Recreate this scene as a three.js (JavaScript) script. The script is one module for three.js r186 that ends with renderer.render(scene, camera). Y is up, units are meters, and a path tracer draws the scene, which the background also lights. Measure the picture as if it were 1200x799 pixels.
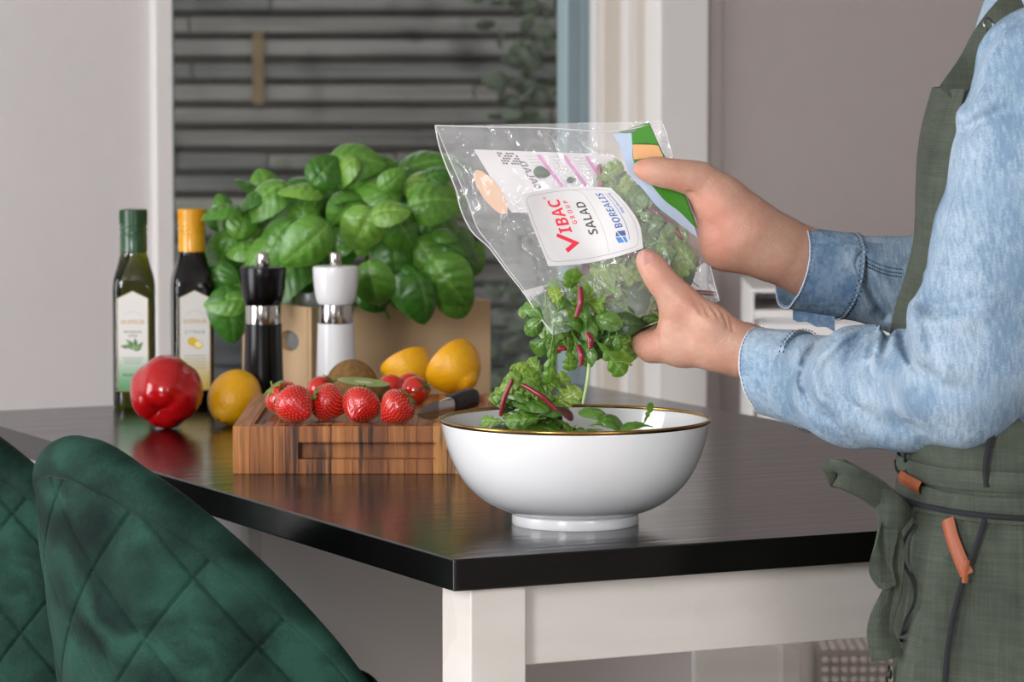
import * as THREE from 'three';
import { mergeGeometries, mergeVertices, toCreasedNormals } from 'three/addons/utils/BufferGeometryUtils.js';
import { RoundedBoxGeometry } from 'three/addons/geometries/RoundedBoxGeometry.js';
import { RectAreaLightUniformsLib } from 'three/addons/lights/RectAreaLightUniformsLib.js';
import { Brush, Evaluator, SUBTRACTION } from 'three-bvh-csg';

// ---------------------------------------------------------------- camera, sky, windows' light, exposure
const scene = new THREE.Scene();
const FPX = 4500, TILT = Math.atan(369.5 / FPX), EYE = 1.395, TOP = 0.9;
const camera = new THREE.PerspectiveCamera(2 * Math.atan(399.5 / FPX) * 180 / Math.PI, 1200 / 799, 0.05, 60);
camera.position.set(0, EYE, 0); camera.rotation.x = -TILT;
camera.focus = 3.79; camera.userData.fStop = 11.5;
scene.background = new THREE.Color(0.7, 0.7, 0.7); scene.backgroundIntensity = 2.3;   // even overcast sky, seen and entering only through the glass
RectAreaLightUniformsLib.init();
const renderer = new THREE.WebGLRenderer({ antialias: true });
renderer.toneMapping = THREE.LinearToneMapping; renderer.toneMappingExposure = 1.05;
renderer.shadowMap.enabled = true;
const ROOM_TURN = 26 * Math.PI / 180;
// windows of the room behind the camera, the front one added as fill: [name, wall, along the wall, width, sill, head, radiance]
const WINDOWS = [
  ['window_1', 'left', -2.15, 1.1, 1.25, 2.45, 18.5],
  ['window_2', 'left', 0.95, 1.3, 0.12, 2.3, 5.5],
  ['added_window_3', 'front', 0.2, 1.5, 0.3, 2.3, 3.6],  // unseen window added for even frontal light on the shaded fronts
];

// ---------------------------------------------------------------- helpers
const V = (x, y, z) => new THREE.Vector3(x, y, z);
let seed = 7;
const rnd = () => { seed = (seed * 1664525 + 1013904223) >>> 0; return seed / 4294967296; };
const rr = (a, b) => a + (b - a) * rnd();
const lerp = (a, b, t) => a + (b - a) * t, clamp = (x, a = 0, b = 1) => Math.min(b, Math.max(a, x));
const sst = (a, b, x) => { const t = clamp((x - a) / (b - a)); return t * t * (3 - 2 * t); };
// the place's own measures: a line of sight through the photograph, met with a depth, a height or a plane
const ray = (px, py) => { const x = (px - 600) / FPX, y = -(py - 399.5) / FPX, c = Math.cos(TILT), s = Math.sin(TILT); return V(x, y * c - s, -(c + y * s)); };
const at = (px, py, Z) => { const d = ray(px, py); return V(0, EYE, 0).addScaledVector(d, -Z / d.z); };
const onH = (px, py, h = TOP) => { const d = ray(px, py); return V(0, EYE, 0).addScaledVector(d, (h - EYE) / d.y); };
const A0 = onH(532, 655.5);                                                     // near corner of the island's top
const toRoom = (v) => V(v.x - A0.x, v.y, v.z - A0.z).applyAxisAngle(V(0, 1, 0), -ROOM_TURN);
const fromRoom = (x, y, z) => V(x, y, z).applyAxisAngle(V(0, 1, 0), ROOM_TURN).add(V(A0.x, 0, A0.z));
const onWall = (px, py, wz) => { const o = toRoom(V(0, EYE, 0)), d = ray(px, py).applyAxisAngle(V(0, 1, 0), -ROOM_TURN); return o.addScaledVector(d, (wz - o.z) / d.z); };
const used = {};
function numbered(n) { const k = used[n] ?? 0; used[n] = k + 1; return k ? n + '_' + String(k).padStart(3, '0') : n; }
function tag(o, label, category, group, kind) { if (label) o.userData.label = label; if (category) o.userData.category = category; if (group) o.userData.group = group; if (kind) o.userData.kind = kind; return o; }
function thing(name, label, category, pos = V(0, 0, 0), turn = 0, group) {
  const o = new THREE.Group(); o.name = numbered(name); o.position.copy(pos); o.rotation.y = turn; scene.add(o); return tag(o, label, category, group);
}
function obj(name, geo, mat, parent = scene, pos) {
  const g = Array.isArray(geo) ? mergeGeometries(geo.map((x) => { return x.index ? x.toNonIndexed() : x; })) : geo;
  const m = new THREE.Mesh(g, mat); m.name = parent === scene ? numbered(name) : childName(name, parent); m.castShadow = m.receiveShadow = true; if (pos) m.position.copy(pos); parent.add(m); return m;
}
function childName(n, parent) { let k = 0, c = n; while (parent.children.some((x) => x.name === c)) c = n + '_' + String(++k).padStart(3, '0'); return c; }
function struct(name, geo, mat, parent = scene, pos) { const m = obj(name, geo, mat, parent, pos); m.userData.kind = 'structure'; return m; }
// geometry helpers: all return geometry with position, normal, uv
const box = (x0, y0, z0, x1, y1, z1, r = 0.0015) => { const w = Math.abs(x1 - x0), h = Math.abs(y1 - y0), d = Math.abs(z1 - z0); const g = r > 0 ? new RoundedBoxGeometry(w, h, d, 2, Math.min(r, w / 2.1, h / 2.1, d / 2.1)) : new THREE.BoxGeometry(w, h, d); g.translate((x0 + x1) / 2, (y0 + y1) / 2, (z0 + z1) / 2); return boxUV(g); };
function boxUV(g0, s = 1, turn = 0, front = 1) {                          // each triangle laid flat on the axis it faces most
  const g = g0.index ? g0.toNonIndexed() : g0, p = g.attributes.position, n = g.attributes.normal, uv = new Float32Array(p.count * 2), c = Math.cos(turn), q = Math.sin(turn);
  for (let t = 0; t < p.count; t += 3) {
    const m = (k) => Math.abs(n.array[3 * t + k] + n.array[3 * t + 3 + k] + n.array[3 * t + 6 + k]), ax = m(0), ay = m(1), az = m(2) * front;
    for (let i = t; i < t + 3; i++) { let u, v; if (ax > ay && ax > az) { u = p.getZ(i); v = p.getY(i); } else if (ay > az) { u = p.getX(i); v = p.getZ(i); } else { u = p.getX(i); v = p.getY(i); } uv[2 * i] = (u * c - v * q) * s; uv[2 * i + 1] = (u * q + v * c) * s; }
  }
  g.setAttribute('uv', new THREE.BufferAttribute(uv, 2)); return g;
}
// a turned profile [radius, height]; corners sharper than half a radian stay sharp
function lathe(pts, seg = 64, smooth = true) {
  const P = pts.map(([r, y]) => [Math.max(r, 0), y]), n = P.length, sn = []; for (let i = 0; i + 1 < n; i++) { const dx = P[i + 1][0] - P[i][0], dy = P[i + 1][1] - P[i][1], l = Math.hypot(dx, dy) || 1; sn.push([dy / l, -dx / l]); }
  const rows = []; for (let i = 0; i < n; i++) { const a = sn[Math.max(0, i - 1)], b = sn[Math.min(n - 2, i)]; if (a[0] * b[0] + a[1] * b[1] > (smooth ? 0.6 : 0.82)) { const m = [a[0] + b[0], a[1] + b[1]], l = Math.hypot(...m); rows.push([P[i], [m[0] / l, m[1] / l]]); } else { rows.push([P[i], a]); rows.push([P[i], b]); } }
  const up = P[n - 1][1] >= P[0][1] ? 1 : 1, pos = [], nor = [], uv = [], idx = [], R = rows.length;
  rows.forEach(([[r, y], [a, b]], k) => { for (let i = 0; i <= seg; i++) { const t = i / seg * Math.PI * 2, c = Math.cos(t), q = Math.sin(t); pos.push(r * q, y, r * c); nor.push(a * q * up, b * up, a * c * up); uv.push(i / seg, k / (R - 1)); } });
  for (let k = 0; k + 1 < R; k++) for (let i = 0; i < seg; i++) { const a = k * (seg + 1) + i, b = a + seg + 1; idx.push(a, a + 1, b + 1, a, b + 1, b); }
  const g = new THREE.BufferGeometry(); g.setAttribute('position', new THREE.Float32BufferAttribute(pos, 3)); g.setAttribute('normal', new THREE.Float32BufferAttribute(nor, 3)); g.setAttribute('uv', new THREE.Float32BufferAttribute(uv, 2)); g.setIndex(idx); return g;
}
// a sheet through f(u, v), optionally closed to a shell of some thickness by t(u, v)
function sheet(nu, nv, f, thick = 0) {
  const P = [], uv = [], idx = [];
  for (let j = 0; j <= nv; j++) for (let i = 0; i <= nu; i++) { const p = f(i / nu, j / nv); P.push(p.x, p.y, p.z); uv.push(i / nu, j / nv); }
  for (let j = 0; j < nv; j++) for (let i = 0; i < nu; i++) { const a = j * (nu + 1) + i, b = a + 1, c = a + nu + 1, d = c + 1; idx.push(a, b, d, a, d, c); }
  let g = new THREE.BufferGeometry(); g.setAttribute('position', new THREE.Float32BufferAttribute(P, 3)); g.setAttribute('uv', new THREE.Float32BufferAttribute(uv, 2)); g.setIndex(idx); g.computeVertexNormals();
  if (!thick) return g;
  const N = g.attributes.normal.array, n = P.length / 3, P2 = P.slice(), uv2 = uv.concat(uv), idx2 = idx.slice();
  for (let i = 0; i < n; i++) for (let k = 0; k < 3; k++) P2.push(P[3 * i + k] - N[3 * i + k] * thick);
  for (let i = 0; i < idx.length; i += 3) idx2.push(idx[i] + n, idx[i + 2] + n, idx[i + 1] + n);
  const rim = []; for (let i = 0; i <= nu; i++) rim.push(i); for (let j = 1; j <= nv; j++) rim.push(j * (nu + 1) + nu); for (let i = nu - 1; i >= 0; i--) rim.push(nv * (nu + 1) + i); for (let j = nv - 1; j > 0; j--) rim.push(j * (nu + 1));
  for (let i = 0; i < rim.length; i++) { const a = rim[i], b = rim[(i + 1) % rim.length]; idx2.push(a, a + n, b, b, a + n, b + n); }
  g = new THREE.BufferGeometry(); g.setAttribute('position', new THREE.Float32BufferAttribute(P2, 3)); g.setAttribute('uv', new THREE.Float32BufferAttribute(uv2, 2)); g.setIndex(idx2);
  return toCreasedNormals(g, 0.9);
}
function tube(pts, r, seg = 24, rad = 8, closed = false) { return new THREE.TubeGeometry(new THREE.CatmullRomCurve3(pts, closed), seg, r, rad, closed); }
// a tube that tapers: rs are radii at the points
function taper(pts, rs, seg = 24, rad = 10) {
  const c = new THREE.CatmullRomCurve3(pts), fr = c.computeFrenetFrames(seg), g = sheet(rad, seg, (u, v) => {
    const t = v * (rs.length - 1), k = Math.min(rs.length - 2, Math.floor(t)), r = lerp(rs[k], rs[k + 1], t - k), i = Math.round(v * seg), a = u * Math.PI * 2;
    return c.getPoint(v).addScaledVector(fr.normals[i], -Math.cos(a) * r).addScaledVector(fr.binormals[i], Math.sin(a) * r);
  });
  const p = g.attributes.position.array, caps = []; // round caps
  const e0 = new THREE.SphereGeometry(rs[0], 8, 6).translate(...pts[0].toArray()), e1 = new THREE.SphereGeometry(rs[rs.length - 1], 8, 6).translate(...pts[pts.length - 1].toArray());
  return mergeGeometries([g, e0, e1].map((q) => q.toNonIndexed()));
}
// smooth noise in three dimensions
const hash = (x, y, z) => { let h = Math.imul(x, 374761393) ^ Math.imul(y, 668265263) ^ Math.imul(z, 2147483647 ^ 0x5bd1e995); h = Math.imul(h ^ (h >>> 13), 1274126177); return ((h ^ (h >>> 16)) >>> 0) / 4294967296; };
function noise(x, y, z = 0) {
  const X = Math.floor(x), Y = Math.floor(y), Z = Math.floor(z), f = (t) => t * t * (3 - 2 * t), u = f(x - X), v = f(y - Y), w = f(z - Z);
  const l = (a, b, t) => a + (b - a) * t, h = (i, j, k) => hash(X + i, Y + j, Z + k);
  return l(l(l(h(0, 0, 0), h(1, 0, 0), u), l(h(0, 1, 0), h(1, 1, 0), u), v), l(l(h(0, 0, 1), h(1, 0, 1), u), l(h(0, 1, 1), h(1, 1, 1), u), v), w);
}
const fbm = (x, y, z = 0, o = 4) => { let s = 0, a = 0.5, t = 0; for (let i = 0; i < o; i++) { s += a * noise(x, y, z); t += a; x = x * 2.03 + 7.1; y = y * 2.01 + 3.3; z = z * 2.02 + 1.7; a *= 0.5; } return s / t; };
// textures: f(u, v, px) gives [r, g, b] (0..1 sRGB) or a grey
function tex(w, h, f, { srgb = true, repeat } = {}) {
  const d = new Uint8Array(w * h * 4);
  for (let y = 0; y < h; y++) for (let x = 0; x < w; x++) { const c = f(x / w, y / h), o = (y * w + x) * 4; if (c.length) { d[o] = clamp(c[0]) * 255; d[o + 1] = clamp(c[1]) * 255; d[o + 2] = clamp(c[2]) * 255; } else d[o] = d[o + 1] = d[o + 2] = clamp(c) * 255; d[o + 3] = 255; }
  const t = new THREE.DataTexture(d, w, h); t.magFilter = THREE.LinearFilter; t.wrapS = t.wrapT = THREE.RepeatWrapping; t.colorSpace = srgb ? THREE.SRGBColorSpace : THREE.NoColorSpace; if (repeat) t.repeat.set(...repeat); t.needsUpdate = true; return t;
}
// noise that tiles: blend of the two ends
const tile = (f) => (u, v) => { const a = f(u, v), b = f(u - 1, v), c = f(u, v - 1), d = f(u - 1, v - 1), s = sst(0.75, 1, u), t = sst(0.75, 1, v); const m = (i) => lerp(lerp(i(a), i(b), s), lerp(i(c), i(d), s), t); return a.length ? [m((q) => q[0]), m((q) => q[1]), m((q) => q[2])] : m((q) => q); };
const hex = (h) => [(h >> 16 & 255) / 255, (h >> 8 & 255) / 255, (h & 255) / 255];
const mixc = (a, b, t) => [lerp(a[0], b[0], t), lerp(a[1], b[1], t), lerp(a[2], b[2], t)];
const std = (color, roughness = 0.6, more = {}) => new THREE.MeshPhysicalMaterial({ color, roughness, metalness: 0, side: THREE.DoubleSide, ...more });
function canvasTex(w, h, draw) { const c = document.createElement('canvas'); c.width = w; c.height = h; draw(c.getContext('2d'), w, h); const t = new THREE.CanvasTexture(c); t.colorSpace = THREE.SRGBColorSpace; return t; }
// distance fields, meshed by surface nets
const smin = (a, b, k) => { const h = Math.max(k - Math.abs(a - b), 0) / k; return Math.min(a, b) - h * h * k * 0.25; };
function cone(a, b, r0, r1) { const dx = b.x - a.x, dy = b.y - a.y, dz = b.z - a.z, l = dx * dx + dy * dy + dz * dz || 1e-9; return (x, y, z) => { const qx = x - a.x, qy = y - a.y, qz = z - a.z, t = clamp((qx * dx + qy * dy + qz * dz) / l); return Math.hypot(qx - dx * t, qy - dy * t, qz - dz * t) - r0 - (r1 - r0) * t; }; }
function chain(list, k) { return (x, y, z) => { let d = 1e3; for (let i = 0; i < list.length; i++) d = smin(d, list[i](x, y, z), k); return d; }; }
function nets(f, lo, hi, h, tint) {
  const nx = Math.ceil((hi.x - lo.x) / h) + 1, ny = Math.ceil((hi.y - lo.y) / h) + 1, nz = Math.ceil((hi.z - lo.z) / h) + 1, F = new Float32Array(nx * ny * nz), id = new Int32Array(nx * ny * nz).fill(-1), P = [], idx = [];
  const I = (i, j, k) => (k * ny + j) * nx + i;
  for (let k = 0; k < nz; k++) for (let j = 0; j < ny; j++) for (let i = 0; i < nx; i++) F[I(i, j, k)] = f(lo.x + i * h, lo.y + j * h, lo.z + k * h);
  const E = [[0, 1], [2, 3], [4, 5], [6, 7], [0, 2], [1, 3], [4, 6], [5, 7], [0, 4], [1, 5], [2, 6], [3, 7]], c = new Array(8);
  for (let k = 0; k < nz - 1; k++) for (let j = 0; j < ny - 1; j++) for (let i = 0; i < nx - 1; i++) {
    let m = 0; for (let q = 0; q < 8; q++) { c[q] = F[I(i + (q & 1), j + (q >> 1 & 1), k + (q >> 2))]; if (c[q] < 0) m |= 1 << q; }
    if (!m || m === 255) continue;
    let x = 0, y = 0, z = 0, n = 0;
    for (const [a, b] of E) if ((c[a] < 0) !== (c[b] < 0)) { const t = c[a] / (c[a] - c[b]); x += lerp(a & 1, b & 1, t); y += lerp(a >> 1 & 1, b >> 1 & 1, t); z += lerp(a >> 2, b >> 2, t); n++; }
    id[I(i, j, k)] = P.length / 3; P.push(lo.x + (i + x / n) * h, lo.y + (j + y / n) * h, lo.z + (k + z / n) * h);
  }
  const quad = (a, b, d, e, flip) => { if (a < 0 || b < 0 || d < 0 || e < 0) return; flip ? idx.push(a, d, b, a, e, d) : idx.push(a, b, d, a, d, e); };
  for (let k = 1; k < nz - 1; k++) for (let j = 1; j < ny - 1; j++) for (let i = 1; i < nx - 1; i++) {
    const s = F[I(i, j, k)] < 0;
    if (s !== F[I(i + 1, j, k)] < 0) quad(id[I(i, j - 1, k - 1)], id[I(i, j, k - 1)], id[I(i, j, k)], id[I(i, j - 1, k)], !s);
    if (s !== F[I(i, j + 1, k)] < 0) quad(id[I(i - 1, j, k - 1)], id[I(i - 1, j, k)], id[I(i, j, k)], id[I(i, j, k - 1)], !s);
    if (s !== F[I(i, j, k + 1)] < 0) quad(id[I(i - 1, j - 1, k)], id[I(i, j - 1, k)], id[I(i, j, k)], id[I(i - 1, j, k)], !s);
  }
  const N = new Float32Array(P.length), e = h * 0.6, C = tint ? new Float32Array(P.length) : null;
  for (let i = 0; i < P.length; i += 3) {
    const [x, y, z] = [P[i], P[i + 1], P[i + 2]], a = f(x + e, y, z) - f(x - e, y, z), b = f(x, y + e, z) - f(x, y - e, z), d = f(x, y, z + e) - f(x, y, z - e), l = Math.hypot(a, b, d) || 1;
    N[i] = a / l; N[i + 1] = b / l; N[i + 2] = d / l;
    if (C) { const t = tint(x, y, z); C[i] = t[0]; C[i + 1] = t[1]; C[i + 2] = t[2]; }
  }
  const g = new THREE.BufferGeometry(); g.setAttribute('position', new THREE.Float32BufferAttribute(P, 3)); g.setAttribute('normal', new THREE.BufferAttribute(N, 3)); if (C) g.setAttribute('color', new THREE.BufferAttribute(C, 3)); g.setIndex(idx); return boxUV(g, 1, 0, 1.8);
}
const inside = (x, y, P) => { let c = false; for (let i = 0, j = P.length - 1; i < P.length; j = i++) if ((P[i][1] > y) !== (P[j][1] > y) && x < (P[j][0] - P[i][0]) * (y - P[i][1]) / (P[j][1] - P[i][1]) + P[i][0]) c = !c; return c; };

// ---------------------------------------------------------------- the room: everything here in the room's own axes (x along the island's short side, -z along its long side)
const WALL = -2.45, LEFT = -2.5, RIGHT = 3.2, FRONT = 4.6, CEIL = 2.55;
const plaster = (c, s = 0.02) => tex(256, 256, tile((u, v) => { const n = fbm(u * 40, v * 40, 3) * 0.6 + fbm(u * 6, v * 6, 9) * 0.4 - 0.5; return hex(c).map((q) => q + n * s); }), {});
const orange = tex(256, 256, tile((u, v) => fbm(u * 60, v * 60, 5)), { srgb: false });
const wallPaint = std(0xffffff, 0.85, { map: plaster(0xd6d1cf), bumpMap: orange, bumpScale: 0.0006 });
const greige = std(0xffffff, 0.85, { map: plaster(0xb6aca8), bumpMap: orange, bumpScale: 0.0006 });
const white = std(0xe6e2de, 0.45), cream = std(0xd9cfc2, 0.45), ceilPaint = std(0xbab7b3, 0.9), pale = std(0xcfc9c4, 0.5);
const roomGroup = (name) => { const g = new THREE.Group(); g.name = name; g.position.set(A0.x, 0, A0.z); g.rotation.y = ROOM_TURN; scene.add(g); g.userData.kind = 'structure'; return g; };
const roomPiece = (name, geo, mat) => { const m = struct(name, geo, mat); m.position.set(A0.x, 0, A0.z); m.rotation.y = ROOM_TURN; return m; };
// floor of oak planks
const woodTex = (base, dark, sx, sy, ring = 1) => tex(512, 512, tile((u, v) => { const w = fbm(u * sx * 0.25, v * sy * 0.25, 2) * 1.5, g = fbm(u * sx + w, v * sy, 1, 5), f = fbm(u * sx * 5, v * sy * 1.5, 8, 3), r = Math.sin((u * sx + w * 3) * 6.28 * ring) * 0.5 + 0.5; return mixc(hex(base), hex(dark), clamp(g * 0.75 + f * 0.35 + r * 0.2 - 0.25)); }), {});
const oakTex = woodTex(0xc6beb3, 0xa0978b, 14, 2);
const oak = std(0xffffff, 0.5, { map: oakTex });
roomPiece('floor', box(LEFT - 0.2, -0.2, WALL - 0.3, RIGHT + 0.2, 0, FRONT + 0.2, 0), oak);
roomPiece('ceiling', box(LEFT - 0.2, CEIL, WALL - 0.3, RIGHT + 0.2, CEIL + 0.2, FRONT + 0.2, 0), ceilPaint);
// back wall with the garden door
const dx0 = onWall(204, 300, WALL - 0.09).x, dx1 = onWall(697, 300, WALL - 0.08).x, cx1 = onWall(767, 300, WALL).x, cx2 = onWall(830, 300, WALL + 0.025).x;
const lx0 = onWall(183, 300, WALL + 0.02).x, DOORTOP = 2.2;
roomPiece('wall_back', [box(LEFT - 0.2, 0, WALL - 0.2, lx0 + 0.005, CEIL, WALL, 0), box(lx0, DOORTOP + 0.12, WALL - 0.2, cx2, CEIL, WALL, 0)], wallPaint);
roomPiece('wall_right_of_door', box(cx2 - 0.012, 0, WALL - 0.2, RIGHT + 0.2, CEIL, WALL, 0), greige);
roomPiece('wall_right', box(RIGHT, 0, WALL - 0.2, RIGHT + 0.2, CEIL, FRONT + 0.2, 0), greige);
// walls behind the camera, with window openings
function wallWithHoles(name, place, mat, len0, len1, holes) {
  const parts = []; let a = len0;
  for (const [c, w, s, h] of holes.sort((p, q) => p[0] - q[0])) { parts.push([a, 0, c - w / 2, CEIL], [c - w / 2, 0, c + w / 2, s], [c - w / 2, h, c + w / 2, CEIL]); a = c + w / 2; }
  parts.push([a, 0, len1, CEIL]);
  roomPiece(name, parts.map((p) => place(...p)), mat);
}
const holes = (w) => WINDOWS.filter((q) => q[1] === w).map(([, , c, wd, s, h]) => [w === 'left' ? -c : c, wd, s, h]);
wallWithHoles('wall_left', (a, y0, b, y1) => box(LEFT - 0.2, y0, a, LEFT, y1, b, 0), wallPaint, WALL - 0.2, FRONT + 0.2, holes('left'));
wallWithHoles('wall_front', (a, y0, b, y1) => box(a, y0, FRONT, b, y1, FRONT + 0.2, 0), greige, LEFT - 0.2, RIGHT + 0.2, holes('front'));
for (const [name, wall, c, w, s, h, L] of WINDOWS) {
  const g = new THREE.Group(); g.name = name; g.userData.kind = 'structure'; scene.add(g);
  const p = wall === 'left' ? fromRoom(LEFT - 0.06, (s + h) / 2, -c) : fromRoom(c, (s + h) / 2, FRONT + 0.06);
  g.position.copy(p); g.rotation.y = ROOM_TURN + (wall === 'left' ? Math.PI / 2 : Math.PI);                  // +z of the group points into the room
  const H = h - s, t = 0.05;
  const frame = [box(-w / 2, -H / 2, -0.03, w / 2, -H / 2 + t, 0.03), box(-w / 2, H / 2 - t, -0.03, w / 2, H / 2, 0.03), box(-w / 2, -H / 2, -0.03, -w / 2 + t, H / 2, 0.03), box(w / 2 - t, -H / 2, -0.03, w / 2, H / 2, 0.03), box(-0.025, -H / 2, -0.025, 0.025, H / 2, 0.025), box(-w / 2, H / 6, -0.02, w / 2, H / 6 + 0.03, 0.02)];
  obj('window_frame', frame, white, g);
  const pane = obj('window_pane', box(-w / 2 + 0.02, -H / 2 + 0.02, -0.012, w / 2 - 0.02, H / 2 - 0.02, -0.006, 0), std(0xffffff, 0.3, { emissive: 0xf6f8ff, emissiveIntensity: L * 0.5 }), g); pane.castShadow = false;
  const l = new THREE.RectAreaLight(0xf6f8ff, L, w - 0.1, H - 0.1); l.position.copy(V(0, 0, 0.045)); l.rotation.y = Math.PI; g.add(l);
}
// trim of the garden door: stepped frame, right side; each strip its own depth
{
  const S = (n, pa, pb, za, mat, thick = 0.05) => roomPiece(n, box(onWall(pa, 300, za).x, 0, za - thick, onWall(pb, 300, za).x, DOORTOP, za), mat);
  const sashPale = std(0x84969a, 0.4), sashDark = sashPale;
  const door = roomGroup('door_1');
  const part = (n, pa, pb, za, mat, thick = 0.05, y0 = 0, y1 = DOORTOP) => obj(n, box(onWall(pa, 300, za).x, y0, za - thick, onWall(pb, 300, za).x, y1, za), mat, door);
  part('sash_stile', 665, 681, WALL - 0.095, sashPale, 0.04); part('sash_stile', 681, 698, WALL - 0.09, sashDark, 0.06);
  part('sash_stile', 196, 206, WALL - 0.095, sashDark, 0.04);
  part('door_frame', 697, 708, WALL - 0.07, white, 0.09); part('door_frame', 707, 736, WALL - 0.06, cream, 0.1); part('door_stop', 735, 746, WALL - 0.035, white, 0.1); part('door_lining', 745, 768, WALL - 0.03, cream, 0.12);  // cream on these strips puts the shade of side faces into the colour
  const gx0 = onWall(204, 300, WALL - 0.1).x, gx1 = onWall(666, 300, WALL - 0.1).x;
  obj('bottom_rail', box(gx0, 0, WALL - 0.13, gx1, 0.42, WALL - 0.09), sashDark, door);
  obj('top_rail', box(gx0, DOORTOP - 0.1, WALL - 0.13, gx1, DOORTOP, WALL - 0.09), sashDark, door);
  obj('glass_pane', new THREE.PlaneGeometry(gx1 - gx0, DOORTOP - 0.52).translate((gx0 + gx1) / 2, (DOORTOP + 0.32) / 2, WALL - 0.11), std(0xf2f7f5, 0.02, { transmission: 1, ior: 1.45 }), door);
  roomPiece('trim_1', box(cx1 - 0.004, 0, WALL - 0.1, cx2, DOORTOP + 0.12, WALL + 0.025, 0.004), white);
  roomPiece('trim_2', box(lx0, 0, WALL - 0.09, onWall(205, 300, WALL + 0.02).x, DOORTOP + 0.12, WALL + 0.02, 0.004), white);
  roomPiece('trim_3', box(lx0, DOORTOP, WALL - 0.1, cx2, DOORTOP + 0.12, WALL + 0.022, 0.004), white);
  roomPiece('trim_4', box(cx2, 0, WALL - 0.02, onWall(846, 300, WALL + 0.006).x, DOORTOP + 0.12, WALL + 0.006, 0.002), greige);
  roomPiece('baseboard_back', box(onWall(847, 300, WALL).x, 0, WALL, RIGHT, 0.09, WALL + 0.014), white);
  roomPiece('baseboard_left', box(LEFT, 0, WALL, LEFT + 0.014, 0.09, FRONT), white);
}
// ---------------------------------------------------------------- outside the glass: ground and a fence of old planks
roomPiece('ground', box(-6, -0.3, -9, 6, -0.1, WALL - 0.21, 0), std(0x6d6a66, 0.9));
{
  const grey = [0x8a8886, 0x807f7d, 0x8d8883, 0x7b7b79, 0x888683, 0x7f7a74], odd = [0x58829c, 0x6b8a90, 0x5b7d94, 0x5d534b, 0x56809c, 0x7e7464, 0x94938c];
  const grain = tex(256, 256, tile((u, v) => { const n = fbm(u * 3, v * 40, 4, 5); const k = Math.pow(fbm(u * 9, v * 9, 7, 3), 3) * 2.2; const m = 0.58 + 0.62 * n - clamp(k - 0.35) * 0.5; return [m, m, m]; }), {});
  const mats = [...grey, ...odd].map((c) => std(c, 0.85, { map: grain }));
  const ZF = 8.6, fence = thing('plank_fence', 'weathered fence of narrow grey planks, some blue, seen through the glass door', 'fence', V(-0.55, 0, -ZF));
  obj('backing', box(-1.7, 0, -0.07, 2.3, 2.6, -0.05, 0), mats[2], fence);
  const yOf = (py) => at(600, py, ZF).y; let row = 0;
  for (let y = yOf(383); y < 2.5; y += 0.0505, row++) {
    let x = -1.7; while (x < 2.25) {
      const len = y < yOf(128) && y > yOf(262) && x > -0.6 ? rr(0.2, 0.5) : rr(0.9, 2.2), x1 = Math.min(2.3, x + len), low = y < yOf(128) && y > yOf(262) && x < 0.25;
      const k = low && x > -0.4 && x < 0.6 && rnd() < 0.45 ? grey.length + Math.floor(rnd() * odd.length) : rnd() < 0.07 ? grey.length + [3, 5, 6][Math.floor(rnd() * 3)] : Math.floor(rnd() * grey.length);
      obj('plank', box(x, y + 0.002, -0.02 + rr(-0.006, 0.006), x1 - 0.004, y + 0.0345 + rr(-0.002, 0.002), 0, 0.003), mats[k], fence); x = x1;
    }
  }
  obj('base_board', box(-1.7, yOf(428), -0.02, 2.3, yOf(386), 0.005, 0.004), std(0x63676b, 0.85, { map: grain }), fence);
  obj('base_board', box(-1.7, yOf(475), -0.02, 2.3, yOf(432), 0.005, 0.004), std(0x63676b, 0.85, { map: grain }), fence);
  obj('base_board', box(-1.7, -0.1, -0.02, 2.3, yOf(479), 0.005, 0.004), std(0x63676b, 0.85, { map: grain }), fence);
  const bx = at(303, 80, ZF).x + 0.55;
  obj('batten', box(bx - 0.012, yOf(122), 0.001, bx + 0.012, yOf(36), 0.014), std(0x7d6a4c, 0.85, { map: grain }), fence);
}
// a dark climbing shrub on the right end of the fence, too blurred to count its leaves
{
  const p = at(618, 60, 8.45), n = 260, m4 = new THREE.Matrix4(), q = new THREE.Quaternion(), g = new THREE.SphereGeometry(0.02, 6, 4).scale(1, 0.25, 1.3), im = new THREE.InstancedMesh(g, std(0x566050, 0.8), n);
  for (let i = 0; i < n; i++) { q.setFromEuler(new THREE.Euler(rr(0, 6), rr(0, 6), rr(0, 6))); m4.compose(V((rr(-1, 1) + rr(-1, 1)) * 0.06, rr(-0.75, 0.5), rr(-0.05, 0.05)), q, V(1, 1, 1).multiplyScalar(rr(0.6, 1.2))); im.setMatrixAt(i, m4); }
  im.name = 'climbing_shrub'; im.position.copy(p); im.castShadow = im.receiveShadow = true; scene.add(im); tag(im, 'dark green climbing shrub growing up the right end of the plank fence', 'shrub', null, 'stuff');
}

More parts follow.
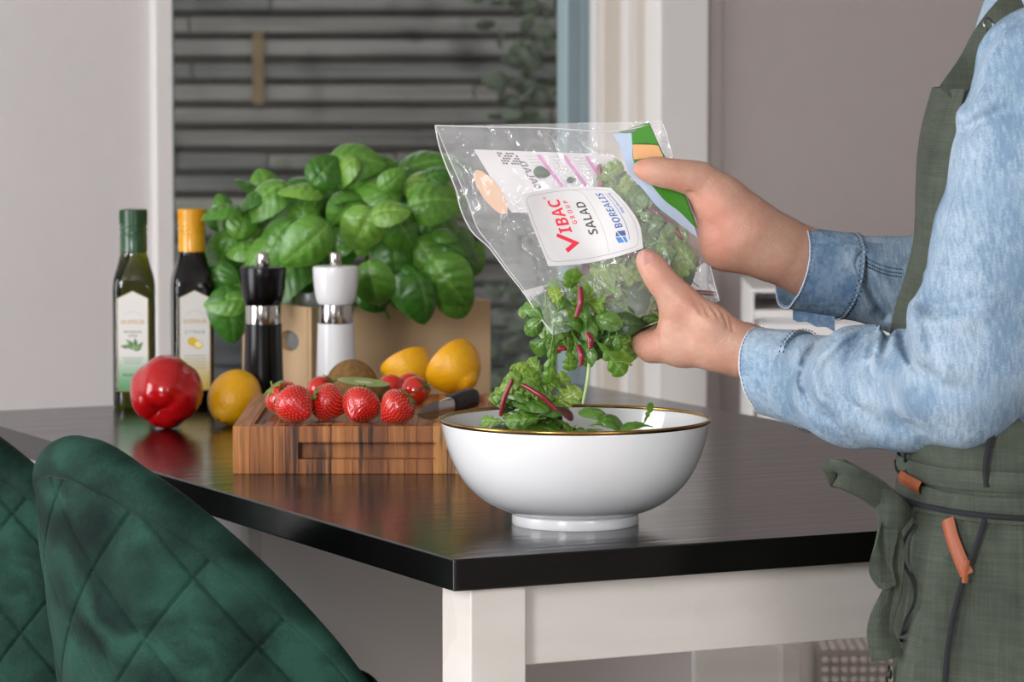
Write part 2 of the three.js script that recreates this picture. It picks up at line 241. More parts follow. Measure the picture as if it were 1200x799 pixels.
// ---------------------------------------------------------------- kitchen island
const scratch = tex(512, 512, tile((u, v) => fbm(u * 5, v * 90, 3, 5) * 0.7 + fbm(u * 30, v * 30, 6) * 0.3), { srgb: false });
const blackTop = std(0x070606, 0.2, { bumpMap: scratch, bumpScale: 0.0007, roughnessMap: tex(256, 256, tile((u, v) => 0.75 + 0.4 * fbm(u * 8, v * 40, 2)), { srgb: false }) });
const paintTex = tex(512, 512, tile((u, v) => { const n = fbm(u * 8, v * 60, 1, 5), s = fbm(u * 12, v * 12, 7, 3); return mixc(hex(0xd6d0c8), hex(0xc3bbb0), clamp(n * 0.8 + (s > 0.68 ? 0.4 : 0) - 0.1)); }), {});
const paint = std(0xffffff, 0.5, { map: paintTex });
{
  const W = 0.905, L = 1.515, t = thing('kitchen_island', 'island table with glossy black wooden top and cream-white painted frame', 'table', V(A0.x, 0, A0.z), ROOM_TURN);
  obj('tabletop', box(0, TOP - 0.0305, -L, W, TOP, 0, 0.0022), blackTop, t);
  const leg = (x, z) => obj('leg', box(x, 0, z - 0.064, x + 0.058, TOP - 0.0308, z, 0.002), paint, t);
  leg(0.021, -0.008); leg(W - 0.079, -0.008);
  obj('apron_rail', box(0.0795, TOP - 0.109, -0.045, W - 0.0795, TOP - 0.031, -0.022, 0.0015), paint, t);
  obj('apron_rail', box(W - 0.06, TOP - 0.109, -0.96, W - 0.035, TOP - 0.031, -0.073, 0.0015), paint, t);
  const cab = obj('cabinet', box(0.2, 0, -1.5, 0.80, TOP - 0.031, -1.0, 0.002), std(0xdfdad6, 0.5), t);
  obj('corner_trim', box(0.197, 0, -1.02, 0.214, TOP - 0.032, -0.992, 0.002), paint, cab);
}
// white framed bench with a knobbly woven seat, beyond the island
{
  const ZB = 5.6, p = at(917, 755, ZB), t = thing('woven_bench', 'white wooden bench with a knobbly beige-grey woven seat beyond the island', 'bench', V(p.x, 0, p.z));
  const s = ZB / FPX, h = p.y;
  obj('leg', box(0, 0, -0.066, 0.03, h, 0.0, 0.002), paint, t, V(0, 0, 0)).rotation.y = 0.38;
  obj('leg', box(0.75, 0, -0.06, 0.80, h, 0, 0.002), paint, t);
  obj('leg', box(0.75, 0, -0.42, 0.80, h, -0.36, 0.002), paint, t);
  obj('side_panel', box(-0.128, 0, -0.03, -0.004, h - 0.006, -0.012, 0.002), paint, t);
  const knob = new THREE.SphereGeometry(0.0065, 10, 6).scale(1, 0.8, 1), top = h - 0.01, gs = [], bx0 = 0.052;
  obj('seat_cushion', box(bx0, top - 0.16, -0.36, 0.75, top, -0.002, 0.006), std(0x8f857c, 0.85), t);
  const kn = [];
  for (let i = 0; i < 48; i++) for (let j = 0; j < 10; j++) kn.push(knob.clone().translate(bx0 + 0.012 + i * 0.0138, top - 0.013 - j * 0.0145, -0.0005));
  for (let i = 0; i < 48; i++) for (let j = 0; j < 14; j++) kn.push(knob.clone().translate(bx0 + 0.012 + i * 0.0138, top, -0.016 - j * 0.023));
  obj('woven_knobs', kn, std(0xc4bab0, 0.7), t).userData.kind = 'stuff';
}
// white sideboard with a low open slot under its top, by the far wall
{
  const Z = 6.1, q = (px, py) => at(px, py, Z), x0 = q(881, 350).x, t = thing('sideboard', 'white sideboard with an open slot under its top by the grey-brown wall', 'sideboard', V(x0, 0, -Z));
  const Y = (py) => q(880, py).y, W = 0.62, D = 0.29, X = (px) => q(px, 350).x - x0;
  obj('top_board', box(0, Y(343), -D, W, Y(338), 0, 0.001), white, t); obj('side_board', box(0, 0.08, -D, 0.004, Y(343) - 0.0002, 0, 0.0008), white, t); obj('side_board', box(W - 0.016, 0.08, -D, W, Y(343) - 0.0002, 0, 0.001), white, t);
  obj('back_board', box(0.0045, 0.08, -D, W - 0.0165, Y(343) - 0.0002, -D + 0.012, 0), white, t);
  obj('shelf_board', box(0.0045, Y(373), -D + 0.0125, W - 0.0165, Y(363), 0, 0.001), white, t);
  obj('door', box(X(889), 0.1, -0.02, W - 0.02, Y(379), -0.004), white, t); obj('door_frame', box(0.0045, 0.08, -0.05, W - 0.0165, Y(373) - 0.0002, -0.0205), white, t);
  for (const [a, b] of [[0.03, -0.04], [W - 0.06, -0.04], [0.03, -0.23], [W - 0.06, -0.23]]) obj('foot', box(a, 0, b, a + 0.03, 0.08, b + 0.03), white, t);
}

// ---------------------------------------------------------------- bottles
const squareLathe = (prof, seg = 32, pw = 5) => {                 // profile [half width, height, squareness 0..1]
  return sheet(seg * 2, prof.length - 1, (u, v) => {
    const k = Math.round(v * (prof.length - 1)), [r, y, q] = prof[k], a = u * Math.PI * 2, n = lerp(2, 7, q), c = Math.cos(a), s = Math.sin(a), m = Math.pow(Math.pow(Math.abs(c), n) + Math.pow(Math.abs(s), n), -1 / n);
    return V(-c * m * r, y, s * m * r);
  });
};
const glassGreen = std(0xffffff, 0.03, { transmission: 1, thickness: 0.05, ior: 1.5, attenuationColor: new THREE.Color(0x6a7010), attenuationDistance: 0.035 });
const glassBrown = std(0xffffff, 0.03, { transmission: 1, thickness: 0.05, ior: 1.5, attenuationColor: new THREE.Color(0x5a3418), attenuationDistance: 0.014 });
function bottle(px, py, turn, capColor, glass, label, art) {
  const p = onH(px, py), t = thing('oil_bottle', label, 'bottle', p, turn), S = 1.0;
  const prof = [[0.004, 0.0, 0.7], [0.0245, 0.0, 0.85], [0.0268, 0.004, 0.9], [0.0268, 0.02, 0.9], [0.0268, 0.09, 0.9], [0.0268, 0.155, 0.9], [0.0262, 0.163, 0.85], [0.0245, 0.172, 0.7], [0.0215, 0.182, 0.45], [0.019, 0.192, 0.2], [0.0172, 0.2, 0], [0.0165, 0.215, 0], [0.0165, 0.25, 0], [0.012, 0.2515, 0]];
  obj('glass_body', squareLathe(prof), glass, t);
  const cap = [[0.0005, 0.2575], [0.0165, 0.2575], [0.0178, 0.2562], [0.0178, 0.2365], [0.017, 0.2355], [0.017, 0.2335], [0.0178, 0.2325], [0.0178, 0.2295], [0.017, 0.2285], [0.017, 0.2265], [0.0176, 0.2255], [0.0176, 0.202], [0.0168, 0.2015]];
  obj('screw_cap', lathe(cap, 48, false), std(capColor, 0.32, { clearcoat: 0.4 }), t);
  const kn = []; for (let i = 0; i < 44; i++) { const a = i / 44 * Math.PI * 2; kn.push(new THREE.BoxGeometry(0.0009, 0.016, 0.0006).rotateY(a).translate(Math.sin(a) * 0.0179, 0.2475, Math.cos(a) * 0.0179)); }
  obj('cap_ridges', kn, std(capColor, 0.35), t);
  // paper label, pointed at the top, just proud of the front face
  const sh = new THREE.Shape([[-0.0205, 0.022], [0.0205, 0.022], [0.0205, 0.143], [0, 0.153], [-0.0205, 0.143]].map((q) => new THREE.Vector2(...q)));
  const g = new THREE.ExtrudeGeometry(sh, { depth: 0.0003, bevelEnabled: false }); const P = g.attributes.position, uv = g.attributes.uv;
  for (let i = 0; i < P.count; i++) uv.setXY(i, (P.getX(i) + 0.021) / 0.042, (P.getY(i) - 0.02) / 0.134);
  obj('paper_label', g.translate(0, 0, 0.0269), std(0xffffff, 0.55, { map: canvasTex(420, 1340, art) }), t);
  return t;
}
const labelBase = (c, w, h, tone) => {
  c.fillStyle = '#e4e0d8'; c.fillRect(0, 0, w, h);
  const g = c.createLinearGradient(0, h * 0.62, 0, h); g.addColorStop(0, '#e4e0d8'); g.addColorStop(1, tone); c.fillStyle = g; c.fillRect(0, h * 0.62, w, h * 0.38);
  c.strokeStyle = '#a98b50'; c.lineWidth = 12; c.beginPath(); c.moveTo(12, h - 26); c.lineTo(12, 106); c.lineTo(w / 2, 12); c.lineTo(w - 12, 106); c.lineTo(w - 12, h - 26); c.closePath(); c.stroke();
  c.textAlign = 'center'; c.fillStyle = '#c9a66a'; c.font = 'bold 74px sans-serif'; c.fillText('OLIVOLIA', w / 2, 440, 310);
  c.strokeStyle = '#c9b68a'; c.lineWidth = 5; c.beginPath(); c.arc(w / 2, 430, 150, -2.4, -0.74); c.stroke();
};
bottle(158, 476, 0.03, 0x1f4a26, glassGreen, 'olive oil bottle with dark green screw cap and pale pointed label', (c, w, h) => {
  labelBase(c, w, h, '#4f9a5c'); c.fillStyle = '#3a3a36'; c.font = '44px sans-serif'; c.fillText('PROVENÇAL', w / 2, 560, 320); c.fillText('EXTRA', w / 2, 612, 180);
  for (let i = 0; i < 16; i++) { const a = -0.2 - i * 0.17, l = 60 + (i % 4) * 22; c.fillStyle = ['#3f6b35', '#5c8a48', '#7ba05c'][i % 3]; c.save(); c.translate(w / 2, 790); c.rotate(a); c.beginPath(); c.ellipse(l, 0, 44, 12, 0, 0, 7); c.fill(); c.restore(); }
  c.fillStyle = '#9a968c'; for (let i = 0; i < 3; i++) c.fillRect(w / 2 - 130 + i * 12, 880 + i * 34, 260 - i * 24, 9);
  c.fillStyle = '#2a3a2a'; c.font = 'italic bold 48px serif'; c.fillText('Primissima', w / 2, 1120);
});
bottle(226, 475, 0.2, 0xe2a012, glassBrown, 'lemon oil bottle with yellow screw cap and pale pointed label', (c, w, h) => {
  labelBase(c, w, h, '#d9b64a'); c.fillStyle = '#4a4a44'; c.font = '56px sans-serif'; c.fillText('C I T R O N', w / 2, 575, 260);
  for (const [x, y, r] of [[-30, 680, 62], [40, 720, 62]]) { c.fillStyle = '#ecc22e'; c.beginPath(); c.ellipse(w / 2 + x, y, r, r * 0.85, 0.3, 0, 7); c.fill(); c.strokeStyle = '#c79a1a'; c.lineWidth = 4; c.stroke(); }
  c.fillStyle = '#f6ecb0'; c.beginPath(); c.ellipse(w / 2 + 44, 716, 46, 40, 0.3, 0, 7); c.fill();
  c.fillStyle = '#a8a294'; for (let i = 0; i < 5; i++) c.fillRect(w / 2 - 140, 860 + i * 40, 280, 9);
});
// ---------------------------------------------------------------- salt and pepper mills
function mill(px, py, color, label, top) {
  const p = onH(px, py), t = thing('pepper_mill', label, 'mill', p), k = top / 0.194, m = std(color, color > 0x888888 ? 0.22 : 0.24, { specularIntensity: color > 0x888888 ? 1 : 0.7 });
  const P = (l) => l.map(([r, y]) => [r * k, y * k]);
  obj('lower_body', lathe(P([[0.001, 0], [0.0245, 0], [0.0252, 0.0015], [0.025, 0.006], [0.0238, 0.03], [0.0226, 0.06], [0.0217, 0.09], [0.0213, 0.108], [0.0213, 0.112], [0.02, 0.1125], [0.001, 0.1125]]), 64, false), m, t);
  obj('steel_ring', lathe(P([[0.018, 0.112], [0.0203, 0.1125], [0.0205, 0.1135], [0.0205, 0.1333], [0.0203, 0.134], [0.018, 0.1343]]), 64, false), std(0xb9b6b2, 0.16, { metalness: 1 }), t);
  obj('head', lathe(P([[0.001, 0.134], [0.02, 0.1345], [0.0218, 0.137], [0.0238, 0.144], [0.0254, 0.155], [0.0264, 0.167], [0.0267, 0.175], [0.0262, 0.1772], [0.0245, 0.1782], [0.001, 0.1785]]), 64, false), m, t);
  obj('knob', lathe(P([[0.0066, 0.178], [0.0071, 0.179], [0.0071, 0.192], [0.0063, 0.194], [0.001, 0.1943]]), 32, false), std(0xb9b3ab, 0.15, { metalness: 1 }), t);
}
mill(309, 493, 0x050505, 'matt black pepper mill with steel ring and knob', 0.2115);
mill(394, 492, 0xeeedeb, 'glossy white salt mill with steel ring and knob', 0.2115);
// ---------------------------------------------------------------- planter with basil
const lightWood = std(0xffffff, 0.55, { map: woodTex(0xebcaa0, 0xcfa678, 3, 26, 0.2) });
const boxTurn = 33 * Math.PI / 180, boxCorner = onH(365, 476), inBox = (x, y, z) => V(x, y, z).applyAxisAngle(V(0, 1, 0), boxTurn).add(boxCorner);
{
  const t = thing('wooden_planter', 'light wooden planter box with a hand hole, filled with basil', 'planter', boxCorner, boxTurn), L = 0.278, D = 0.185, H = 0.129, w = 0.0095;
  obj('front_board', box(0, 0, -w, L, H, 0, 0.001), lightWood, t);
  obj('back_board', box(0, 0, -D, L, H, -D + w, 0.001), lightWood, t);
  const end = (x) => { const s = new THREE.Shape([[0, 0], [D - 2 * w - 0.001, 0], [D - 2 * w - 0.001, H], [0, H]].map((q) => new THREE.Vector2(...q))), h = new THREE.Path(); h.absellipse(D / 2 - w - 0.035, 0.082, 0.026, 0.0135, 0, 7, true); s.holes.push(h); return boxUV(new THREE.ExtrudeGeometry(s, { depth: w, bevelEnabled: false }).rotateY(Math.PI / 2).translate(x, 0, -w - 0.0005)); };
  obj('end_board', end(0), lightWood, t); obj('end_board', end(L - w), lightWood, t);
  obj('floor_board', box(w, 0.004, -D + w, L - w, 0.012, -w, 0), lightWood, t);
  // clear crinkled sleeves round the pots
  const sl = std(0xe8ecee, 0.12, { transmission: 0.55, ior: 1.45 });
  for (const cx of [0.07, 0.2]) obj('plastic_sleeve', sheet(60, 6, (u, v) => { const a = u * 6.283, r = 0.058 + v * 0.006 + 0.006 * (fbm(Math.cos(a) * 4 + cx * 50, Math.sin(a) * 4, v * 5) - 0.5) * (0.5 + 2 * v); return V(cx + Math.cos(a) * r, 0.03 + v * (0.108 + 0.02 * fbm(a * 3, 2, cx * 9)), -D / 2 + Math.sin(a) * r * 1.1); }), sl, t);
  for (const cx of [0.07, 0.2]) { const pot = obj('plant_pot', lathe([[0.001, 0.012], [0.04, 0.012], [0.05, 0.1], [0.053, 0.1], [0.053, 0.104], [0.047, 0.104], [0.046, 0.09], [0.001, 0.09]], 40, false), std(0x2c2a2a, 0.6), t); pot.position.set(cx, 0, -D / 2); }
}
// leaves: outline(v) gives the half width along the length; bent, cupped and puckered
function leafGeo({ len, wid, outline, cup = 0.2, bend = 0.4, pucker = 0.0, rib = 0.02, ruffle = 0, nu = 10, nv = 14, k = 1 }) {
  const g = sheet(nu, nv, (u, v) => {
    const s = (u - 0.5) * 2, w = outline(v, s, k) * wid * 0.5, a = v * bend, along = bend ? Math.sin(a) / bend : v, down = bend ? (1 - Math.cos(a)) / bend : 0;
    const x = s * w, vein = Math.abs(Math.sin((v * 5.5 - Math.abs(s) * 0.9) * Math.PI)), n = (fbm(s * 2.2 + k * 9, v * 5 + k * 3, k, 3) - 0.5);
    let y = -down * len + cup * (1 - s * s) * w * 0.8 - rib * len * Math.exp(-(s * s) * 60) * 0.35 + pucker * len * (vein * (1 - s * s) * Math.min(1, Math.abs(s) * 6) + n * 0.9) * Math.sin(Math.PI * clamp(v, 0.02, 0.98));
    const rf = ruffle * len * Math.pow(Math.abs(s), 2) * Math.sin(v * 26 + k * 5 + s * 2.0);
    return V(x + rf * 0.4, y + rf, along * len - cup * 0);
  });
  const uv = g.attributes.uv; return g;
}
const ovate = (v) => Math.pow(Math.sin(Math.PI * Math.pow(clamp(v, 0, 1), 0.72)), 0.8) * (1 - 0.25 * v) * 1.1;
const round_ = (v) => Math.pow(Math.sin(Math.PI * Math.pow(clamp(v, 0, 1), 0.8)), 0.62) * (1 - 0.12 * v);
const spoon = (v, s = 0, k = 0) => Math.max(0.02, (0.12 + 0.88 * sst(0.12, 0.6, v)) * Math.sqrt(clamp((1 - v) * 4.2)) * (0.92 + 0.16 * noise(v * 6, s < 0 ? 3 : 8, k)));
const rocket = (v, s = 0, k = 0) => { const side = s < 0 ? 0.35 + 0.2 * k : 0, e = v * 4.3 + side + 0.5 * noise(v * 5, k, side), lobe = 0.42 + 0.58 * Math.pow(Math.abs(Math.sin(e * Math.PI)), 0.8); return Math.max(0.07, (0.08 + 0.92 * sst(0.12, 0.75, v)) * Math.sqrt(clamp((1.01 - v) * 7)) * lerp(lobe, 1, sst(0.74, 0.86, v)) * 0.95); };
const veinTex = (base, lite, dark) => tex(128, 256, (u, v) => { const s = Math.abs(u - 0.5) * 2, mid = Math.exp(-Math.pow(s * 16, 2)), ve = Math.pow(Math.abs(Math.sin((v * 5.5 - s * 0.9) * Math.PI + Math.PI / 2)), 14) * 0.7, n = fbm(u * 14, v * 22, 3); return mixc(mixc(hex(base), hex(dark), clamp(n * 1.2 - 0.25)), hex(lite), clamp(mid * 0.55 + ve * 0.2)); }, {});
const leafMat = (base, lite, dark, rough = 0.42, tr = 0.25) => std(0xffffff, rough, { map: veinTex(base, lite, dark), transmission: tr, clearcoat: 0.15, clearcoatRoughness: 0.3 });
const basilMats = [leafMat(0x5f9a33, 0x9dc466, 0x467c26, 0.36), leafMat(0x72ab3e, 0xaccf74, 0x558c2e, 0.36), leafMat(0x4c882d, 0x88b45a, 0x386a20, 0.36), leafMat(0x8dbd4c, 0xc0d884, 0x6a9e38, 0.36)];
const basilGeos = [0, 1, 2, 3, 4, 5].map((k) => leafGeo({ len: 1, wid: 0.78 + 0.05 * (k % 3), outline: round_, cup: 0.45 + 0.1 * (k % 2), bend: 0.55 + 0.3 * (k % 4), pucker: 0.045 + 0.015 * (k % 3), nu: 12, nv: 18, k }));
const orient = (o, pos, dir, up) => { const z = dir.clone().normalize(), x = new THREE.Vector3().crossVectors(up, z).normalize(), y = new THREE.Vector3().crossVectors(z, x); o.quaternion.setFromRotationMatrix(new THREE.Matrix4().makeBasis(x, y, z)); o.position.copy(pos); };
{
  const D = 0.185, stemMat = std(0x7fae4e, 0.5, { transmission: 0.1 });
  const plants = [0.07, 0.2].map((x, i) => { const p = inBox(x, 0.09, -D / 2); return thing('basil_plant', i ? 'bushy green basil growing in the right half of the wooden planter' : 'bushy green basil growing in the left half of the planter, behind the black mill', 'plant', p); });
  const put = (px, py, Z, size, ang, tilt, gi, mi) => {                    // ang: direction of the tip in the picture plane; tilt: how far the blade faces the viewer
    const plant = px < 365 ? plants[0] : plants[1], base = at(px - Math.cos(ang) * size * 0.5, py + Math.sin(ang) * size * 0.5, Z), L = size * Z / FPX * 1.12;
    const dir = V(Math.cos(ang), Math.sin(ang), 0.25), up = V(0, Math.cos(tilt), Math.sin(tilt)).addScaledVector(V(rr(-0.65, 0.65), 0, 0), 1);
    const m = obj('leaf', basilGeos[gi % 6], basilMats[mi % 4], plant); orient(m, base.sub(plant.position), dir, up); m.scale.setScalar(L); return base;
  };
  // the leaves that stand out: [x, y, size, angle of the tip, tilt, mesh, tone, depth]
  const big = [[415, 187, 62, 0.1, 1.0, 0, 1, 5.0], [402, 196, 44, 3.6, 0.7, 3, 3, 4.98], [312, 230, 62, 3.5, 0.8, 1, 1, 5.0], [352, 232, 56, 3.0, 0.9, 2, 1, 5.02], [388, 228, 50, 2.4, 0.6, 4, 0, 5.08], [492, 195, 64, 0.5, 0.8, 0, 0, 5.06], [521, 192, 52, 0.6, 0.8, 2, 0, 5.12], [505, 216, 66, 0.1, 0.7, 1, 3, 5.0], [505, 236, 60, 0.3, 1.2, 5, 1, 4.96], [448, 220, 58, 2.2, 0.8, 3, 1, 4.98], [425, 268, 58, 4.3, 1.3, 2, 3, 4.92], [403, 245, 46, 4.2, 1.0, 1, 1, 5.0], [361, 284, 68, 3.9, 1.5, 0, 1, 4.9], [325, 281, 62, 4.0, 1.0, 4, 0, 4.98], [268, 264, 54, 4.3, 0.9, 2, 0, 5.05], [263, 296, 56, 4.2, 1.0, 3, 0, 5.02], [258, 330, 50, 4.6, 1.0, 1, 2, 5.0], [270, 365, 64, 4.9, 1.1, 0, 2, 4.98], [285, 262, 40, 1.2, 0.8, 5, 1, 5.0], [335, 325, 66, 3.6, 0.7, 1, 2, 4.94], [310, 300, 54, 3.9, 0.8, 0, 1, 4.98], [455, 248, 44, 0.3, 0.9, 4, 3, 4.9], [470, 265, 56, 5.6, 0.9, 2, 0, 4.94], [520, 262, 62, 5.9, 0.8, 3, 0, 5.02], [532, 290, 62, 6.0, 0.8, 1, 2, 5.04], [505, 305, 64, 5.3, 0.9, 0, 1, 4.98], [525, 328, 66, 5.3, 1.0, 5, 1, 4.96], [535, 350, 50, 5.2, 1.0, 2, 1, 4.98], [438, 335, 62, 4.9, 1.2, 3, 1, 4.88], [462, 305, 56, 4.9, 1.0, 4, 2, 4.96], [495, 345, 60, 5.2, 1.0, 1, 2, 4.94], [470, 335, 56, 4.6, 1.0, 0, 2, 4.96], [395, 290, 52, 4.3, 1.0, 2, 2, 5.0], [448, 205, 40, 1.3, 0.5, 1, 0, 5.08], [474, 210, 42, 1.0, 0.6, 3, 2, 5.1], [375, 300, 56, 5.2, 1.0, 0, 2, 5.02], [375, 255, 50, 2.6, 0.9, 4, 2, 5.08], [340, 262, 46, 1.3, 0.8, 5, 2, 5.1], [300, 330, 52, 4.5, 1.0, 1, 2, 5.0]];
  for (const [x, y, s, a, tl, g, m, Z] of big) put(x, y, Z, s, a, tl, g, m);
  const poly = [[247, 255], [285, 215], [330, 220], [395, 190], [435, 190], [470, 200], [520, 190], [535, 240], [552, 280], [550, 350], [440, 360], [365, 345], [280, 345], [262, 390], [250, 340]];

  for (let n = 0; n < 130;) { const x = rr(245, 555), y = rr(185, 392); if (!inside(x, y, poly)) continue; n++; const s = rr(26, 50), a = Math.atan2(-(y - 330), x - 400) + rr(-0.9, 0.9); put(x, y, rr(4.97, 5.17), s, a, rr(0.2, 1.3), n, Math.floor(rnd() * 3.4)); }
  // stems, from the pots up to the leaves
  const stem = (pts, r0, r1) => { const q = pts.map(([x, y, Z]) => at(x, y, Z)), plant = pts[pts.length - 1][0] < 365 ? plants[0] : plants[1]; obj('stem', taper(q.map((v) => v.clone().sub(plant.position)), [r0, (r0 + r1) / 2, r1], 14, 8), stemMat, plant); };
  stem([[415, 372, 5.06], [432, 262, 5.04], [405, 212, 5.0]], 0.0034, 0.0022); stem([[480, 372, 5.04], [463, 320, 4.98], [458, 262, 4.92]], 0.0034, 0.0022); stem([[489, 372, 5.06], [490, 300, 5.02], [492, 230, 5.04]], 0.003, 0.002);
  stem([[345, 372, 5.06], [338, 290, 5.02], [334, 225, 5.02]], 0.0032, 0.002); stem([[320, 372, 5.08], [300, 320, 5.04], [275, 265, 5.05]], 0.003, 0.002); stem([[455, 372, 5.02], [440, 340, 4.95], [462, 300, 4.96]], 0.003, 0.002); stem([[500, 372, 5.1], [520, 330, 5.05], [530, 300, 5.04]], 0.003, 0.002);
}

// ---------------------------------------------------------------- cutting board of upright wooden staves, with a juice groove and a grip recess
const BT = TOP + 0.0535;                                               // top of the board
const boardAt = onH(273, 555.5); const BW = 0.3, BD = 0.375;
{
  const t = thing('cutting_board', 'thick end-grain wooden cutting board with juice groove and grip recess', 'cutting board', boardAt), H = 0.0535, ev = new Evaluator();
  ev.attributes = ['position', 'normal', 'uv'];
  const tones = [[0xbb7a42, 0x743f1a], [0xc98849, 0x8a4e22], [0xa5673a, 0x643517], [0xe2a962, 0xa8692f], [0xc48246, 0x80481f]];
  const mats = tones.map(([a, b], k) => std(0xffffff, 0.5, { map: tex(128, 512, tile((u, v) => { const g = fbm(u * 22 + k * 7, v * 2.2, k, 5), f = fbm(u * 60, v * 5, k + 4, 3), d = Math.pow(fbm(u * 14 + 3, v * 1.1, k + 9, 3), 3) * 3; return mixc(mixc(hex(a), hex(b), clamp(g * 1.3 - 0.2)), [0.1, 0.05, 0.03], clamp((f - 0.62) * 2 + (d - 0.55) * 1.2, 0, 0.75)); }), { repeat: [12, 5] }), bumpMap: scratch, bumpScale: 0.0003 }));
  const cutters = [];
  const grooveIn = 0.022, gw = 0.0125, gd = 0.006;
  const cut = (x0, y0, z0, x1, y1, z1) => cutters.push(new Brush(new THREE.BoxGeometry(x1 - x0, y1 - y0, z1 - z0).translate((x0 + x1) / 2, (y0 + y1) / 2, (z0 + z1) / 2)));
  cut(grooveIn, H - gd, -BD + grooveIn, grooveIn + gw, H + 0.01, -grooveIn); cut(BW - grooveIn - gw, H - gd, -BD + grooveIn, BW - grooveIn, H + 0.01, -grooveIn);
  cut(grooveIn, H - gd, -BD + grooveIn, BW - grooveIn, H + 0.01, -BD + grooveIn + gw); cut(grooveIn, H - gd, -grooveIn - 0.006, BW - grooveIn, H + 0.01, -grooveIn + 0.0);
  cut(0.072, 0.0165, -0.016, 0.224, 0.0355, 0.01);
  cutters.forEach((c) => c.updateMatrixWorld());
  const xs = [0, 0.019, 0.045, 0.0585, 0.073, 0.0935, 0.109, 0.1325, 0.151, 0.172, 0.1905, 0.2035, 0.2215, 0.235, 0.262, 0.283, BW];
  const tone = [1, 0, 4, 2, 0, 4, 1, 0, 2, 0, 4, 0, 3, 3, 1, 4, 0];
  for (let i = 0; i + 1 < xs.length; i++) {
    const g = new RoundedBoxGeometry(xs[i + 1] - xs[i] - 0.0001, H, BD, 2, 0.0009).translate((xs[i] + xs[i + 1]) / 2, H / 2, -BD / 2); let b = new Brush(boxUV(g.toNonIndexed())); b.updateMatrixWorld();
    for (const c of cutters) { c.geometry.computeBoundingBox(); const bb = c.geometry.boundingBox; if (bb.max.x < xs[i] || bb.min.x > xs[i + 1]) continue; b = ev.evaluate(b, c, SUBTRACTION); b.updateMatrixWorld(); }
    let out = new THREE.BufferGeometry(); for (const a of ['position', 'normal', 'uv']) out.setAttribute(a, b.geometry.attributes[a].clone()); if (b.geometry.index) out.setIndex(b.geometry.index.clone()); out = boxUV(out);
    const uv = out.attributes.uv; for (let q = 0; q < uv.count; q++) uv.setXY(q, uv.getX(q) + i * 0.37, uv.getY(q) + i * 0.11);
    obj('stave', out, mats[tone[i]], t);
  }
}
// ---------------------------------------------------------------- red pepper and lemons
{
  const p = onH(195, 502), t = thing('bell_pepper', 'glossy red bell pepper lying on the black worktop', 'bell pepper', p);
  const R = 0.0445, g = new THREE.SphereGeometry(1, 72, 48), P = g.attributes.position;
  for (let i = 0; i < P.count; i++) { const d = V(P.getX(i), P.getY(i), P.getZ(i)), a = Math.atan2(d.z, d.x), lobes = 1 - 0.09 * Math.pow(Math.abs(Math.cos(a * 2 + 0.3)), 6) * (1 - 0.6 * Math.abs(d.y)) , pole = 1 - 0.3 * Math.exp(-Math.pow((1 - Math.abs(d.y)) * 9, 1)) , sk = d.y > 0 ? 1.0 : 0.97 + 0.02 * noise(a * 2, d.y * 3);
    d.multiplyScalar(R * lobes * pole * sk); P.setXYZ(i, d.x * 1.02, d.y * 1.08, d.z * 1.02); }
  g.computeVertexNormals(); g.rotateX(-0.75).rotateZ(-0.55).rotateY(0.3); g.computeBoundingBox(); g.translate(0, -g.boundingBox.min.y, 0);
  obj('pepper_flesh', g, std(0xffffff, 0.16, { map: tex(128, 128, tile((u, v) => mixc(hex(0xa8060c), hex(0xc40d10), fbm(u * 6, v * 6, 2))), {}), clearcoat: 0.5, clearcoatRoughness: 0.08 }), t);
  obj('stalk', taper([V(0.012, 0.06, -0.036), V(0.014, 0.066, -0.05), V(0.016, 0.067, -0.058)], [0.005, 0.0035, 0.004], 10, 10), std(0x5b7a2a, 0.6), t);
}
const peel = tex(256, 256, tile((u, v) => { const c = fbm(u * 40, v * 40, 4, 2); return c; }), { srgb: false, repeat: [3, 2] });
const lemonMat = std(0xffffff, 0.34, { map: tex(256, 256, tile((u, v) => mixc(hex(0xf0a600), hex(0xf8bb06), fbm(u * 8, v * 8, 3))), {}), bumpMap: peel, bumpScale: 0.0008, clearcoat: 0.2, clearcoatRoughness: 0.3 });
const lemonGeo = (cut = false) => { const pr = []; const n = 44; for (let i = 0; i <= n; i++) { const a = Math.PI * i / n * (cut ? 0.5 : 1), y = -Math.cos(a), r = Math.sin(a); let yy = y * 0.038, q = r * 0.0325; if (y < -0.9) { yy = y * 0.038 - 0.004 * sst(0.9, 1, -y); } if (y > 0.93) yy = y * 0.038 + 0.0022 * sst(0.93, 1, y); pr.push([q, yy]); } return lathe(pr, 64); };
{
  const p = onH(275, 498), t = thing('lemon', 'whole yellow lemon on the worktop beside the red pepper', 'lemon', p);
  const g = lemonGeo(); g.rotateX(-0.95).rotateY(-0.55); g.computeBoundingBox(); g.translate(0, -g.boundingBox.min.y, 0);
  obj('peel', g, lemonMat, t);
  const tip = V(0, -0.0405, 0).applyAxisAngle(V(1, 0, 0), -0.95).applyAxisAngle(V(0, 1, 0), -0.55).add(V(0, 0.034, 0));
  obj('stem_scar', new THREE.SphereGeometry(0.0028, 12, 8).translate(tip.x, tip.y, tip.z), std(0x6a4a14, 0.8), t);
}
